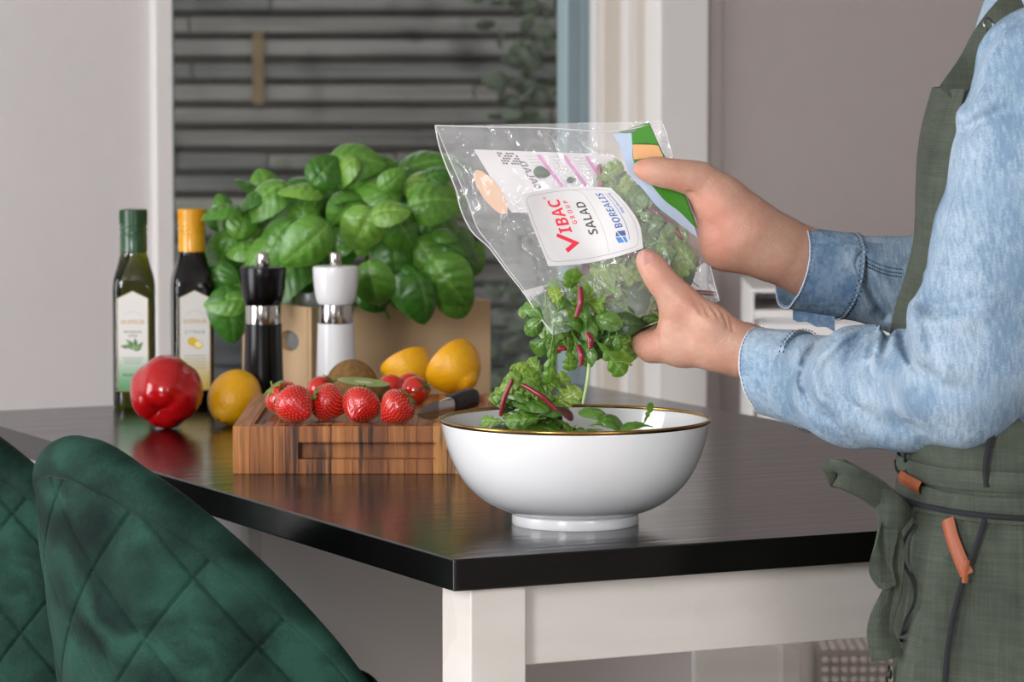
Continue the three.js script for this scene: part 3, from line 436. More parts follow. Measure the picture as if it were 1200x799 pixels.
function lemonHalf(px, py, label, n, s) {                                  // n: the way the cut face looks
  const p = onH(px, py, BT), t = thing('lemon_half', label, 'lemon half', p), q = new THREE.Quaternion().setFromUnitVectors(V(0, 1, 0), n.normalize()), M = (g) => g.scale(s, s, s).applyQuaternion(q);
  const g = M(lemonGeo(true)); g.computeBoundingBox(); const dy = -g.boundingBox.min.y; g.translate(0, dy, 0); obj('peel', g, lemonMat, t);
  obj('cut_face', M(new THREE.CircleGeometry(0.0323, 48).rotateX(-Math.PI / 2).translate(0, -0.0002, 0)).translate(0, dy, 0), std(0xf3e3a0, 0.35), t);
}
lemonHalf(474, 458, 'half lemon lying lower, farther left on the cutting board', V(-0.38, 0.78, -0.5), 0.98);
lemonHalf(527, 461, 'half lemon standing taller at the back beside the knife handle', V(-0.6, 0.55, -0.58), 1.1);
// ---------------------------------------------------------------- kiwi halves
const kiwiFur = std(0xffffff, 0.8, { map: tex(256, 256, tile((u, v) => mixc(hex(0x9a7440), hex(0x6d4c22), clamp(fbm(u * 50, v * 12, 3) * 1.4 - 0.2))), {}), bumpMap: peel, bumpScale: 0.0008, sheen: 0.4, sheenColor: 0xb0905a });
const kiwiFace = canvasTex(512, 512, (c, w) => {
  const g = c.createRadialGradient(256, 256, 40, 256, 256, 256); g.addColorStop(0, '#f0edc4'); g.addColorStop(0.24, '#e6e6b0'); g.addColorStop(0.32, '#a9b54e'); g.addColorStop(0.75, '#a8b455'); g.addColorStop(0.92, '#bcc274'); g.addColorStop(1, '#8d8440'); c.fillStyle = g; c.fillRect(0, 0, w, w);
  for (let i = 0; i < 70; i++) { const a = i / 70 * 6.283; c.strokeStyle = 'rgba(225,228,160,0.35)'; c.lineWidth = 3; c.beginPath(); c.moveTo(256 + Math.cos(a) * 80, 256 + Math.sin(a) * 80); c.lineTo(256 + Math.cos(a) * 215, 256 + Math.sin(a) * 215); c.stroke(); }
  for (let i = 0; i < 54; i++) { const a = i / 54 * 6.283 + (i % 3) * 0.05, r = 92 + (i * 37 % 40); c.fillStyle = '#1d1a12'; c.save(); c.translate(256 + Math.cos(a) * r, 256 + Math.sin(a) * r); c.rotate(a); c.beginPath(); c.ellipse(0, 0, 12, 5, 0, 0, 7); c.fill(); c.restore(); }
});
function kiwi(px, py, label, rx, rz, ry, h, R = 0.03) {
  const p = onH(px, py, BT), t = thing('kiwi_half', label, 'kiwi half', p), pr = []; for (let i = 0; i <= 30; i++) { const a = Math.PI / 2 * i / 30; pr.push([Math.sin(a) * R, -Math.cos(a) * h]); }
  const M = (g) => g.rotateX(rx).rotateZ(rz).rotateY(ry); const g = M(lathe(pr, 56)); g.computeBoundingBox(); const dy = -g.boundingBox.min.y; g.translate(0, dy, 0);
  obj('skin', g, kiwiFur, t); obj('cut_face', M(new THREE.CircleGeometry(R * 0.992, 56).rotateX(-Math.PI / 2).translate(0, 0.0004, 0)).translate(0, dy, 0), std(0xffffff, 0.3, { map: kiwiFace, clearcoat: 0.3 }), t);
}
kiwi(412, 459, 'brown furry kiwi half turned cut side down at the back', Math.PI, -0.04, 0.2, 0.038, 0.0335);
kiwi(426, 479, 'cut kiwi half showing its green flesh and black seeds', 0.06, -0.1, 0, 0.031, 0.031);
// ---------------------------------------------------------------- strawberries
const berryMat = std(0xffffff, 0.22, { map: tex(128, 128, (u, v) => { const n = fbm(u * 9, v * 9, 1); return mixc(hex(0xc0100f), hex(0xd21a18), n); }, {}), clearcoat: 0.7, clearcoatRoughness: 0.12 });
const seedMat = std(0xe8a878, 0.45), calyxMat = std(0x6f9a3c, 0.55, { transmission: 0.1 });
function berryBase(len, rad) {                                        // tip at -y, calyx at +y
  const prof = (t) => rad * Math.pow(Math.sin(Math.PI * Math.pow(clamp(t, 0.0001, 1), 1.35) * 0.985), 0.56);
  const seeds = []; for (let r = 1; r < 15; r++) { const t = r / 15.5, n = Math.max(3, Math.round(prof(t) * 6.283 / 0.0046)); for (let k = 0; k < n; k++) seeds.push([t, (k + (r % 2) * 0.5) / n]); }
  const W = 96, Hh = 80, P = sheet(W, Hh, (u, v) => { let r = prof(v); const a = u * Math.PI * 2; let pit = 0; for (const [t, s] of seeds) { const dv = (v - t) * len; if (Math.abs(dv) > 0.004) continue; let du = Math.abs(u - s); du = Math.min(du, 1 - du) * 6.283 * prof(t); const d2 = du * du + dv * dv; if (d2 < 1.2e-5) pit += 0.0009 * Math.exp(-d2 / 2.2e-6); } r -= pit; return V(-Math.cos(a) * r, (v - 0.5) * len, Math.sin(a) * r); });
  const sd = seeds.map(([t, s]) => { const a = s * Math.PI * 2, r = prof(t) - 0.0003; const q = new THREE.SphereGeometry(0.00055, 6, 4).scale(0.75, 1.25, 0.5).rotateY(Math.PI / 2 - a + Math.PI); q.translate(-Math.cos(a) * r, (t - 0.5) * len, Math.sin(a) * r); return q; });
  const cal = []; for (let k = 0; k < 10; k++) { const g = leafGeo({ len: rad * 0.85, wid: rad * 0.34, outline: (v) => Math.sin(Math.PI * clamp(v * 0.95 + 0.05)) , cup: 0.3, bend: 0.5 + 0.25 * (k % 3), nu: 4, nv: 6, k }); g.rotateX(-0.12).rotateY(k / 10 * 6.283 + (k % 2) * 0.2).translate(0, len * 0.475, 0); cal.push(g); }
  cal.push(taper([V(0, len * 0.47, 0), V(0.001, len * 0.55, 0), V(0.003, len * 0.6, 0)], [0.0012, 0.001, 0.0011], 6, 6));
  return [P, mergeGeometries(sd), mergeGeometries(cal.map((q) => q.index ? q.toNonIndexed() : q))];
}
const berryKinds = [berryBase(0.048, 0.022), berryBase(0.043, 0.022), berryBase(0.042, 0.0208)];
function berry(px, py, kind, label, rx, ry, rz) {
  const p = onH(px, py, BT), t = thing('strawberry', label, 'strawberry', p), e = new THREE.Euler(rx, ry, rz, 'YXZ'), m = new THREE.Matrix4().makeRotationFromEuler(e), g = berryKinds[kind].map((q) => q.clone().applyMatrix4(m));
  g[0].computeBoundingBox(); const dy = -g[0].boundingBox.min.y; g.forEach((q) => q.translate(0, dy, 0));
  obj('flesh', g[0], berryMat, t); obj('seeds', g[1], seedMat, t).userData.kind = 'stuff'; obj('calyx', g[2], calyxMat, t);
}
berry(347, 495, 0, 'leftmost strawberry at the front, its tip pointing toward the viewer', -1.0, 0.25, 0.5);
berry(387, 493, 1, 'strawberry with its green leafy cap turned to the side', -0.5, 0.3, 1.15);
berry(422, 495, 1, 'round strawberry in front of the cut kiwi', -0.9, -0.2, -0.25);
berry(464, 496, 2, 'rightmost strawberry at the front, next to the knife blade', -0.35, -0.3, -0.75);
berry(333, 486, 2, 'strawberry peeking out behind the leftmost front strawberry', -0.5, 0.9, 0.5);
// ---------------------------------------------------------------- cherry tomatoes
const tomatoMat = std(0xffffff, 0.14, { map: tex(64, 64, tile((u, v) => mixc(hex(0xc91b10), hex(0xd8331c), fbm(u * 4, v * 4, 5))), {}), clearcoat: 0.6, clearcoatRoughness: 0.06 });
function tomato(px, py, r, label, tx, tz) {
  const p = onH(px, py, BT), t = thing('cherry_tomato', label, 'cherry tomato', p), c = V(0, r * 0.96, 0), g = new THREE.SphereGeometry(r, 40, 28).scale(1, 0.96, 1).translate(0, r * 0.96, 0); obj('tomato_flesh', g, tomatoMat, t);
  const q = new THREE.Euler(tx, 0, tz), st = []; for (let k = 0; k < 5; k++) { const a = k / 5 * 6.283, pts = [0.05, 0.5, 0.95].map((b, i) => V(Math.cos(a) * Math.sin(b), Math.cos(b) + (i === 2 ? 0.12 : 0.02), Math.sin(a) * Math.sin(b)).multiplyScalar(r).applyEuler(q).add(c)); st.push(taper(pts, [0.0013, 0.0011, 0.0005], 8, 6)); }
  st.push(taper([V(0, r, 0).applyEuler(q).add(c), V(0.002, r * 1.35, 0).applyEuler(q).add(c)], [0.0011, 0.0012], 4, 6)); obj('calyx', st, std(0x3d5a24, 0.6), t);
}
tomato(376, 472, 0.0165, 'cherry tomato behind the strawberry with the green cap', 0.4, -0.9);
tomato(458, 470, 0.0165, 'plain cherry tomato between the cut kiwi and the tomato pair', -1.6, 0.3);
tomato(480, 468, 0.0165, 'cherry tomato farther back in the pair beside the tall lemon half', -1.5, -0.4);
tomato(487, 474, 0.0172, 'cherry tomato with dark green star stalk facing the viewer', 1.05, -0.75);
// ---------------------------------------------------------------- knife
{
  const p0 = onH(489, 489, BT + 0.003), p1 = onH(526, 475, BT + 0.0125), p2 = onH(582, 455.5, BT + 0.018), t = thing('kitchen_knife', 'kitchen knife with black handle and bright steel bolster lying on the board', 'knife', p1);
  const L = (v) => v.clone().sub(p1), d = L(p2).normalize(), side = new THREE.Vector3().crossVectors(d, V(0, 1, 0)).normalize(), up = new THREE.Vector3().crossVectors(side, d);
  const sec = (c, w, h) => sheet; 
  const bar = (stations, n = 2.6) => sheet(28, stations.length - 1, (u, v) => { const [s, w, h, o] = stations[Math.round(v * (stations.length - 1))], a = u * 6.283, c = Math.cos(a), q = Math.sin(a), m = Math.pow(Math.pow(Math.abs(c), n) + Math.pow(Math.abs(q), n), -1 / n); return d.clone().multiplyScalar(s).addScaledVector(side, -c * m * w).addScaledVector(up, q * m * h + (o ?? 0)); });
  const handle = bar([[0.0, 0.0001, 0.0001], [0.0005, 0.0075, 0.0085], [0.004, 0.0085, 0.0105], [0.02, 0.0092, 0.0115], [0.045, 0.0098, 0.0115, 0.0005], [0.063, 0.0098, 0.0118], [0.074, 0.009, 0.011, -0.001], [0.0775, 0.0065, 0.0085, -0.001], [0.079, 0.0001, 0.0001, -0.001]]);
  obj('handle', handle, std(0x161516, 0.5), t);
  obj('bolster', bar([[-0.034, 0.0012, 0.0075, -0.001], [-0.02, 0.003, 0.0085], [-0.008, 0.007, 0.0095], [-0.001, 0.0078, 0.0098], [0.001, 0.0078, 0.0098], [0.0012, 0.0001, 0.0001]]), std(0xc9c7c4, 0.16, { metalness: 1 }), t);
  const bl = bar([[-0.098, 0.0001, 0.0002, 0.003], [-0.09, 0.0005, 0.003, 0.002], [-0.075, 0.0008, 0.0065, 0.001], [-0.055, 0.001, 0.0095, 0], [-0.034, 0.0012, 0.0105, 0], [-0.03, 0.0012, 0.0075, 0]], 1.6);
  obj('blade', bl, std(0x9d9b99, 0.18, { metalness: 1 }), t);
}
// ---------------------------------------------------------------- bowl
const bowlAt = onH(674, 613); const RIM = 0.106;
{
  const t = thing('salad_bowl', 'large white porcelain bowl with gold rim filled with salad', 'bowl', bowlAt);
  const out = [[0.001, 0.004], [0.055, 0.004], [0.057, 0.0005], [0.0625, 0], [0.0637, 0.002], [0.0632, 0.0085], [0.0645, 0.0115], [0.076, 0.0155], [0.0895, 0.0225], [0.1005, 0.031], [0.1105, 0.0415], [0.119, 0.0545], [0.1258, 0.07], [0.1308, 0.0865], [0.1336, 0.1]], inn = [[0.1322, RIM - 0.004], [0.129, 0.09], [0.124, 0.0735], [0.117, 0.058], [0.108, 0.045], [0.097, 0.0345], [0.084, 0.0255], [0.066, 0.0185], [0.04, 0.0145], [0.001, 0.0135]];
  const prof = new THREE.SplineCurve(out.slice(5).map((q) => new THREE.Vector2(...q))).getPoints(60).map((q) => [q.x, q.y]), pin = new THREE.SplineCurve(inn.map((q) => new THREE.Vector2(...q))).getPoints(60).map((q) => [q.x, q.y]);
  obj('bowl_body', lathe([...out.slice(0, 5), ...prof, [0.1341, 0.1023], [0.1333, RIM - 0.0023], ...pin], 128), std(0xe6e6e5, 0.12, { clearcoat: 0.6, clearcoatRoughness: 0.05 }), t);
  obj('gold_rim', lathe([[0.1338, 0.1018], [0.1345, 0.1022], [0.1354, 0.1042], [0.1354, 0.1052], [0.1346, RIM + 0.0002], [0.1335, RIM + 0.0003], [0.1325, RIM - 0.0006], [0.1321, RIM - 0.0022], [0.1327, RIM - 0.003]], 128), std(0xa9854a, 0.22, { metalness: 1 }), t);
}

// ---------------------------------------------------------------- salad leaves, each its own; kinds share their shapes
const saladMats = { rocket: [leafMat(0x6c982c, 0xb4cc6c, 0x4c781e, 0.42, 0.3), leafMat(0x7ea63a, 0xc2d480, 0x5c8828, 0.42, 0.3)], corn: [leafMat(0x527f26, 0x8fb254, 0x3a641a, 0.28, 0.2), leafMat(0x66903c, 0xa3be70, 0x48722c, 0.28, 0.2)], frisee: [leafMat(0x88aa38, 0xc8d878, 0x5e8c2c, 0.36, 0.35), leafMat(0xa0ba48, 0xd6e08c, 0x789c36, 0.36, 0.35)], dark: [leafMat(0x3f6030, 0x68854c, 0x2c4822, 0.35, 0.2), leafMat(0x6a3038, 0x8a5a50, 0x3f2020, 0.4, 0.2)] };
const beetMat = std(0x7d0f26, 0.32, { clearcoat: 0.4 }), pinkStem = std(0xb5506a, 0.4), paleStem = std(0xb7cf86, 0.4, { transmission: 0.15 });
const frill = (k) => leafGeo({ len: 1, wid: 0.55, outline: (v) => (0.25 + 0.75 * sst(0, 0.5, v)) * Math.sqrt(clamp((1.02 - v) * 5)), cup: 0.2, bend: 0.9, ruffle: 0.075, pucker: 0.05, nu: 16, nv: 34, k });
const saladGeos = {
  rocket: [0, 1, 2].map((k) => leafGeo({ len: 1, wid: 0.42, outline: rocket, cup: 0.25, bend: 0.5 + 0.4 * k, pucker: 0.045, nu: 10, nv: 36, k })),
  corn: [0, 1, 2].map((k) => leafGeo({ len: 1, wid: 0.42 + 0.07 * k, outline: spoon, cup: 0.5, bend: 0.6 + 0.5 * k, pucker: 0.05, nu: 11, nv: 20, k })),
  frisee: [0, 1, 2].map(frill), dark: [0, 1].map((k) => leafGeo({ len: 1, wid: 0.6, outline: ovate, cup: 0.3, bend: 0.8 + 0.5 * k, pucker: 0.05, nu: 10, nv: 16, k })),
};
const beetGeo = [0, 1].map((k) => taper([V(0, 0, -0.5), V(0.02, 0.03 + 0.05 * k, 0), V(-0.02, 0, 0.5)], [0.045, 0.055, 0.04], 12, 7));
const stemGeo = taper([V(0, 0, 0), V(0.02, 0.03, 0.5), V(0, 0, 1)], [0.028, 0.03, 0.022], 12, 7);
const WHAT = { rocket: 'lobed green rocket leaf', corn: "smooth round lamb's lettuce leaf", frisee: 'ruffled pale green frisée leaf', dark: 'dark green salad leaf', beet: 'dark red beetroot strip', stem: 'thin pale green stalk' };
const PLURAL = { rocket: 'rocket leaves', corn: "lamb's lettuce leaves", frisee: 'frisée leaves', dark: 'dark salad leaves', beet: 'beetroot strips', stem: 'stalks' };
function leaf(kind, pos, dir, up, len, where, group, k = Math.floor(rnd() * 6), label) {
  const geo = kind === 'beet' ? beetGeo[k % 2] : kind === 'stem' ? stemGeo : saladGeos[kind][k % saladGeos[kind].length], mat = kind === 'beet' ? beetMat : kind === 'stem' ? paleStem : saladMats[kind][(kind === 'dark' ? k % 11 === 4 : k % 2) ? 1 : 0];
  const name = { rocket: 'rocket_leaf', corn: 'lambs_lettuce_leaf', frisee: 'frisee_leaf', dark: 'salad_leaf', beet: 'beetroot_strip', stem: 'salad_stalk' }[kind];
  const m = obj(name, geo, mat); orient(m, pos, dir, up); m.scale.setScalar(len);
  return tag(m, label ?? WHAT[kind] + ' ' + where, kind === 'beet' ? 'beetroot' : kind === 'stem' ? 'stalk' : 'salad leaf', label ? null : PLURAL[kind] + ' ' + group);
}
const rdir = () => V(rr(-1, 1), rr(-1, 1), rr(-1, 1)).normalize();
const bowlZone = (x) => x < -0.05 ? ['low at the left side of the bowl', 'low at the left side of the bowl'] : x < 0.02 ? ['low in the middle of the white bowl', 'low in the middle of the bowl'] : ['low at the right side of the bowl', 'low at the right side of the bowl'];
// heap in the bowl: its height over the table, and the leaves lying on it
{
  const H = (x, z) => 0.082 + 0.026 * Math.exp(-((x + 0.035) ** 2 + z * z) / 0.0035) + 0.042 * Math.exp(-((x + 0.048) ** 2 + (z - 0.0) ** 2) / 0.0007) - 0.016 * sst(0.03, 0.1, x);
  for (let n = 0; n < 150; n++) {
    const a = rr(0, 6.283), r = Math.sqrt(rnd()) * 0.093, x = -0.018 + Math.cos(a) * r, z = Math.sin(a) * r; const h = H(x, z) * rr(0.75, 1.0);
    const near = Math.hypot(x + 0.045, z) < 0.04, kind = ['corn', 'corn', 'rocket', near ? 'frisee' : 'corn', 'frisee', 'dark', 'rocket', 'corn'][n % 8];
    const d = V(rr(-1, 1), rr(-0.25, 0.5), rr(-1, 1)).normalize(), L = kind === 'frisee' ? rr(0.03, 0.045) : rr(0.03, 0.05), pos = V(bowlAt.x + x, TOP + h, bowlAt.z + z).addScaledVector(d, -L * 0.45);
    const rx = pos.x + d.x * L - bowlAt.x, rz = pos.z + d.z * L - bowlAt.z; if (Math.hypot(rx, rz) > 0.108 || Math.hypot(pos.x - bowlAt.x, pos.z - bowlAt.z) > 0.108) { n--; continue; }
    leaf(kind, pos, d, V(rr(-0.6, 0.6), 1, rr(0.1, 0.8)), L, ...bowlZone(x), n);
  }
  const w = (px, py, dz = 0) => at(px, py, -bowlAt.z + dz);
  const seg = (kind, a, b, lab, k = 0, dz = 0, up = V(0, 0.4, 1), f = 1) => { const p = w(...a, dz), q = w(...b, dz - 0.006), d = q.clone().sub(p), L = d.length() * f; const m = leaf(kind, kind === 'beet' ? p.add(q).multiplyScalar(0.5) : p, d, up, L, '', '', k, lab); return m; };
  const bt = (a, b, lab, dz = 0) => { const m = seg('beet', a, b, lab, 0, dz); const L = m.scale.z; m.scale.set(0.05, 0.05, L); return m; };
  bt([587, 486], [599, 445], 'dark red beetroot strip standing up at the left of the bowl', -0.015); bt([613, 451], [652, 479], 'dark red beetroot strip slanting down through the frisée in the bowl', -0.05);
  seg('rocket', [640, 490], [592, 492], 'rocket leaf with lobes reaching toward the left rim of the bowl', 0, -0.05); seg('rocket', [600, 496], [562, 489], 'curly sprig of leaf hanging near the left rim of the bowl', 1, -0.03);
  seg('corn', [720, 498], [700, 478], "broad lamb's lettuce leaf near the middle of the bowl", 1, -0.03, V(0, 1, 0.6), 1.6); seg('corn', [690, 500], [718, 484], "shiny round lamb's lettuce leaf at the right side of the heap", 2, -0.05, V(0, 1, 0.8), 1.5);
  seg('corn', [765, 500], [735, 494], "small green leaf lying right of the heap in the bowl", 0, -0.05, V(0, 1, 0.5), 1.3); seg('rocket', [752, 500], [767, 476], 'green stalked leaf leaning on the right inside wall of the bowl', 0, -0.02, V(1, 0.3, 1), 1.05);
  seg('dark', [672, 492], [658, 474], 'brownish red crumpled leaf tip at the top of the heap', 4, -0.03, V(0, 1, 0.6), 1.2);
  for (let n = 0; n < 30; n++) { const px = rr(598, 655), py = rr(442, 492), t = (py - 442) / 50; if (Math.abs(px - 628) > 10 + 26 * t) { n--; continue; } const d = V(rr(-1, 1), rr(-0.1, 0.9), rr(-0.2, 0.8)); leaf(n % 4 === 3 ? 'corn' : 'frisee', w(px, py, rr(-0.03, 0.03)), d, V(rr(-0.6, 0.6), 0.5, 1), rr(0.022, 0.036), 'in the tall peak of the bowl\'s heap', 'in the peak of the heap in the bowl', n); }
}
const clumpZone = (x, y) => { const z = y < 365 ? 'at the top of the falling clump' : x < 655 ? 'at the left of the falling clump' : x > 705 ? 'at the right of the falling clump' : y > 400 ? 'at the bottom of the falling clump' : 'in the middle of the falling clump'; return [z, z]; };
// falling clump below the mouth of the bag
const ZBAG = 3.8;
{
  const P = [[630, 352], [665, 335], [705, 345], [733, 360], [734, 392], [722, 412], [705, 402], [690, 412], [668, 408], [645, 396], [626, 386]];
  for (let n = 0; n < 115;) { const x = rr(625, 740), y = rr(335, 435); if (!inside(x, y, P)) continue; n++; const kind = ['rocket', 'corn', 'frisee', 'corn', 'rocket', 'dark'][n % 6], d = V(rr(-0.9, 0.7), rr(-1, 0.35), rr(-0.2, 0.6)), L = rr(0.027, 0.046); leaf(kind, at(x, y, ZBAG + rr(-0.032, 0.03)).addScaledVector(d.clone().normalize(), -L * 0.4), d, V(rr(-0.5, 0.5), rr(-0.2, 0.7), 1), L, ...clumpZone(x, y), n); }
  const seg = (kind, a, b, lab, k, Z, up = V(0, 0.2, 1), f = 1) => { const p = at(...a, Z), q = at(...b, Z - 0.004), d = q.clone().sub(p); return leaf(kind, kind === 'beet' ? p.clone().add(q).multiplyScalar(0.5) : p, d, up, d.length() * f, '', '', k, lab); };
  const bt = (a, b, lab, Z) => { const m = seg('beet', a, b, lab, 0, Z); m.scale.set(0.06, 0.06, m.scale.z); };
  bt([680, 337], [677, 371], 'upright dark red beetroot strip in the middle of the falling leaves', 3.757); bt([688, 390], [693, 408], 'short dark red beetroot strip low among the falling leaves', 3.757); bt([677, 405], [682, 428], 'dark red beetroot strip dangling below the falling leaves', 3.765); bt([655, 411], [662, 407], 'tiny dark red beetroot bit at the left of the falling leaves', 3.765);
  seg('rocket', [650, 378], [643, 452], 'long rocket leaf hanging straight down to the heap in the bowl', 0, 3.762).scale.x *= 0.55; seg('stem', [691, 415], [683, 472], 'single thin green stalk falling toward the middle of the bowl', 0, 3.77).scale.set(0.06, 0.06, at(691, 415, 3.77).distanceTo(at(683, 472, 3.77)));
  seg('rocket', [665, 395], [670, 440], 'limp green leaf hanging low in the middle of the falling clump', 1, 3.775); seg('rocket', [693, 392], [735, 440], 'toothed rocket leaf trailing to the lower right of the falling clump', 0, 3.76); seg('rocket', [722, 424], [738, 421], 'small leaf tip curling at the far right of the falling clump', 1, 3.76, V(0, 1, 0.4), 1.2);
  seg('corn', [645, 392], [626, 408], 'pale green leaf sticking out at the lower left of the falling clump', 2, 3.765, V(0, 0.3, 1), 1.6); seg('corn', [640, 378], [626, 362], "curled lamb's lettuce leaf at the left edge of the falling clump", 1, 3.762, V(0, 0.3, 1), 1.7); seg('corn', [658, 380], [684, 377], "round shiny lamb's lettuce leaf in front of the falling clump", 2, 3.755, V(0, 0.3, 1), 1.3); seg('corn', [652, 368], [663, 350], "upright lamb's lettuce leaf near the top of the falling clump", 2, 3.758, V(0, 0.1, 1), 1.3);
  seg('corn', [688, 388], [683, 358], 'long dark leaf beside the upright beetroot strip', 0, 3.76, V(0, 0.1, 1), 1.1); seg('frisee', [655, 360], [648, 335], 'jagged rocket tip standing up at the top left of the falling clump', 1, 3.76, V(0, 0.1, 1), 1); seg('corn', [722, 385], [724, 402], 'small dark leaf tip at the right edge of the falling clump', 0, 3.76, V(0, 0.1, 1), 1.6);
}

// ---------------------------------------------------------------- clear salad bag, held at its closed end, its mouth open to the lower left
{
  const film = std(0xffffff, 0.1, { transmission: 0.87, ior: 1.5, bumpMap: tex(512, 512, tile((u, v) => { const a = fbm(u * 7, v * 7, 3, 4), r = 1 - Math.abs(2 * fbm(u * 9 + a * 2, v * 5, 8, 4) - 1); return a * 0.5 + Math.pow(r, 6) * 0.6; }), { srgb: false }), bumpScale: 0.0042 });
  const body = [[718, 190], [745, 205], [775, 235], [812, 265], [830, 310], [842, 350], [800, 375], [757, 388], [735, 395], [690, 395], [645, 350], [690, 316], [690, 260], [705, 215]];
  // half the distance between the two films at a place of the bag
  const half = (px, py) => { const e = Math.min(Math.hypot(Math.max(0, px - 735), 0), 1); const m = sst(0, 60, 850 - px - Math.max(0, 330 - py) * 0.32) * sst(-5, 60, py - 150) , open = 0.012 * sst(640, 520, px + (py - 150) * -0.45) + 0.02 * sst(250, 390, py) * sst(730, 640, px); const fill = Math.exp(-(((px - 755) / 75) ** 2 + ((py - 300) / 70) ** 2)); return 0.0015 + m * (0.006 + 0.02 * fill + open) + 0.0018 * (fbm(px / 28, py / 28, 3) - 0.5) * m * 2; };
  const Zf = (px, py) => ZBAG - half(px, py), Zb = (px, py) => ZBAG + half(px, py) * 0.9;
  const along = (L) => { const P = L.map(([x, y]) => V(x, y, 0)), c = new THREE.CatmullRomCurve3(P, false, 'centripetal'); return (t) => c.getPoint(t); };
  const drape = (La, Lb, nu, nv, Z, off) => { const a = along(La), b = along(Lb); return sheet(nu, nv, (u, v) => { const p = a(v).lerp(b(v), u); return at(p.x, p.y, Z(p.x, p.y) + off); }); };
  const mouthF = [[510, 147], [514, 168], [522, 192], [534, 221], [540, 245], [553, 271], [573, 290], [591, 314], [613, 342], [627, 363], [648, 392]], right = [[776, 142], [783, 163], [790, 188], [805, 232], [820, 270], [833, 315], [843, 352]];
  const mouthB = [[511, 147.5], [520, 170], [533, 200], [548, 235], [560, 268], [577, 290], [596, 316], [618, 344], [634, 366], [655, 384], [672, 398]];
  const t = thing('salad_bag', 'clear plastic salad bag with white label and green printed corner, held open over the bowl', 'bag', at(690, 260, ZBAG));
  const part = (n, g, m, par = t) => { g.translate(-t.position.x, -t.position.y, -t.position.z); return obj(n, g, m, par); };
  const wav = (L, k) => L;
  const front = part('front_film', drape(mouthF, right, 70, 60, Zf, 0), film), back = part('back_film', drape(mouthB, right, 70, 60, Zb, 0), film);
  // welded edges and the rolled lip of the mouth: thicker film that catches light
  const lip = std(0xf4f2f0, 0.2, { transmission: 0.45, ior: 1.5 });
  const line = (L, Z, r, seg = 60) => { const c = along(L); const P = []; for (let i = 0; i <= 30; i++) { const p = c(i / 30); P.push(at(p.x, p.y, Z(p.x, p.y))); } return tube(P, r, seg, 6); };
  part('mouth_lip', line(mouthF, Zf, 0.0007), lip); part('mouth_lip', line(mouthB.slice(0, 10), Zb, 0.0006), lip);
  part('welded_edge', line(right, () => ZBAG, 0.0008), lip); part('top_edge', line([[510, 147], [560, 148.5], [640, 150], [717, 154], [745, 150], [776, 142]], Zf, 0.0007), lip); part('bottom_edge', line([[672, 398], [735, 391], [760, 381], [843, 352]], () => ZBAG, 0.0007), lip);
  // printed label on the front film
  const W = 720, H = 905;
  const labelTex = canvasTex(W, H, (c) => {
    c.fillStyle = '#d0cdca'; c.fillRect(0, 0, W, H); c.strokeStyle = '#8f8c8a'; c.lineWidth = 4; c.beginPath(); c.roundRect(36, 26, W - 72, H - 60, 60); c.stroke(); c.lineWidth = 3; c.beginPath(); c.moveTo(60, 590); c.lineTo(W - 120, 590); c.quadraticCurveTo(W - 50, 580, W - 40, 500); c.stroke();
    const Tt = (s, x, y, px, col, font, w) => { c.fillStyle = col; c.font = font.replace('#', px); c.textAlign = 'left'; c.fillText(s, x, y, w); };
    // red check mark for the V, then the rest of the name
    c.strokeStyle = '#e01434'; c.lineWidth = 34; c.lineJoin = 'miter'; c.beginPath(); c.moveTo(118, 215); c.lineTo(172, 318); c.lineTo(258, 178); c.stroke();
    Tt('IBAC', 262, 320, 150, '#e01434', 'bold #px sans-serif', 350); Tt('®', 618, 215, 40, '#e01434', '#px sans-serif'); 
    c.fillStyle = '#e01434'; c.font = 'bold 56px sans-serif'; [...'GROUP'].forEach((q, i) => c.fillText(q, 330 + i * 54, 392));
    Tt('SALAD', 215, 535, 112, '#2b2827', 'bold #px sans-serif', 340);
    Tt('BOREALIS', 232, 760, 92, '#1b4f93', 'bold #px sans-serif', 410); c.fillStyle = '#1b4f93'; c.fillRect(110, 790, 530, 5); Tt('Keep Discovering', 385, 838, 40, '#1b4f93', 'bold #px sans-serif', 260);
    c.fillStyle = '#1f74bd'; c.beginPath(); c.moveTo(108, 690); c.lineTo(160, 672); c.lineTo(150, 760); c.lineTo(98, 775); c.closePath(); c.fill(); c.fillStyle = '#13407c'; c.beginPath(); c.moveTo(168, 676); c.lineTo(212, 690); c.lineTo(205, 765); c.lineTo(158, 768); c.closePath(); c.fill(); c.strokeStyle = '#d0cdca'; c.lineWidth = 8; c.beginPath(); c.moveTo(96, 750); c.quadraticCurveTo(150, 730, 214, 690); c.stroke();
  });
  labelTex.flipY = true;
  const quadSheet = (tl, tr, bl, br, Z, off, n = 20) => sheet(n, n, (u, v) => { const x = lerp(lerp(bl[0], br[0], u), lerp(tl[0], tr[0], u), v), y = lerp(lerp(bl[1], br[1], u), lerp(tl[1], tr[1], u), v); return at(x, y, Z(x, y) + off); });
  const curl = (g) => g;
  // in reading order: the first line runs up the left edge of the label
  const lab = sheet(24, 24, (u, v) => { const a = along([[643, 312], [624, 265], [611, 228]]), d = along([[754, 291], [749, 262], [735, 240], [716, 220]]), p0 = a(u), p1 = d(u), p = p1.clone().lerp(p0, v); p.y += 5 * Math.sin(Math.PI * v) * (u < 0.5 ? 1 : -1) * Math.abs(u - 0.5) * 2; return at(p.x, p.y, Zf(p.x, p.y) - 0.0007); });
  part('front_label', lab, std(0xffffff, 0.45, { map: labelTex }));
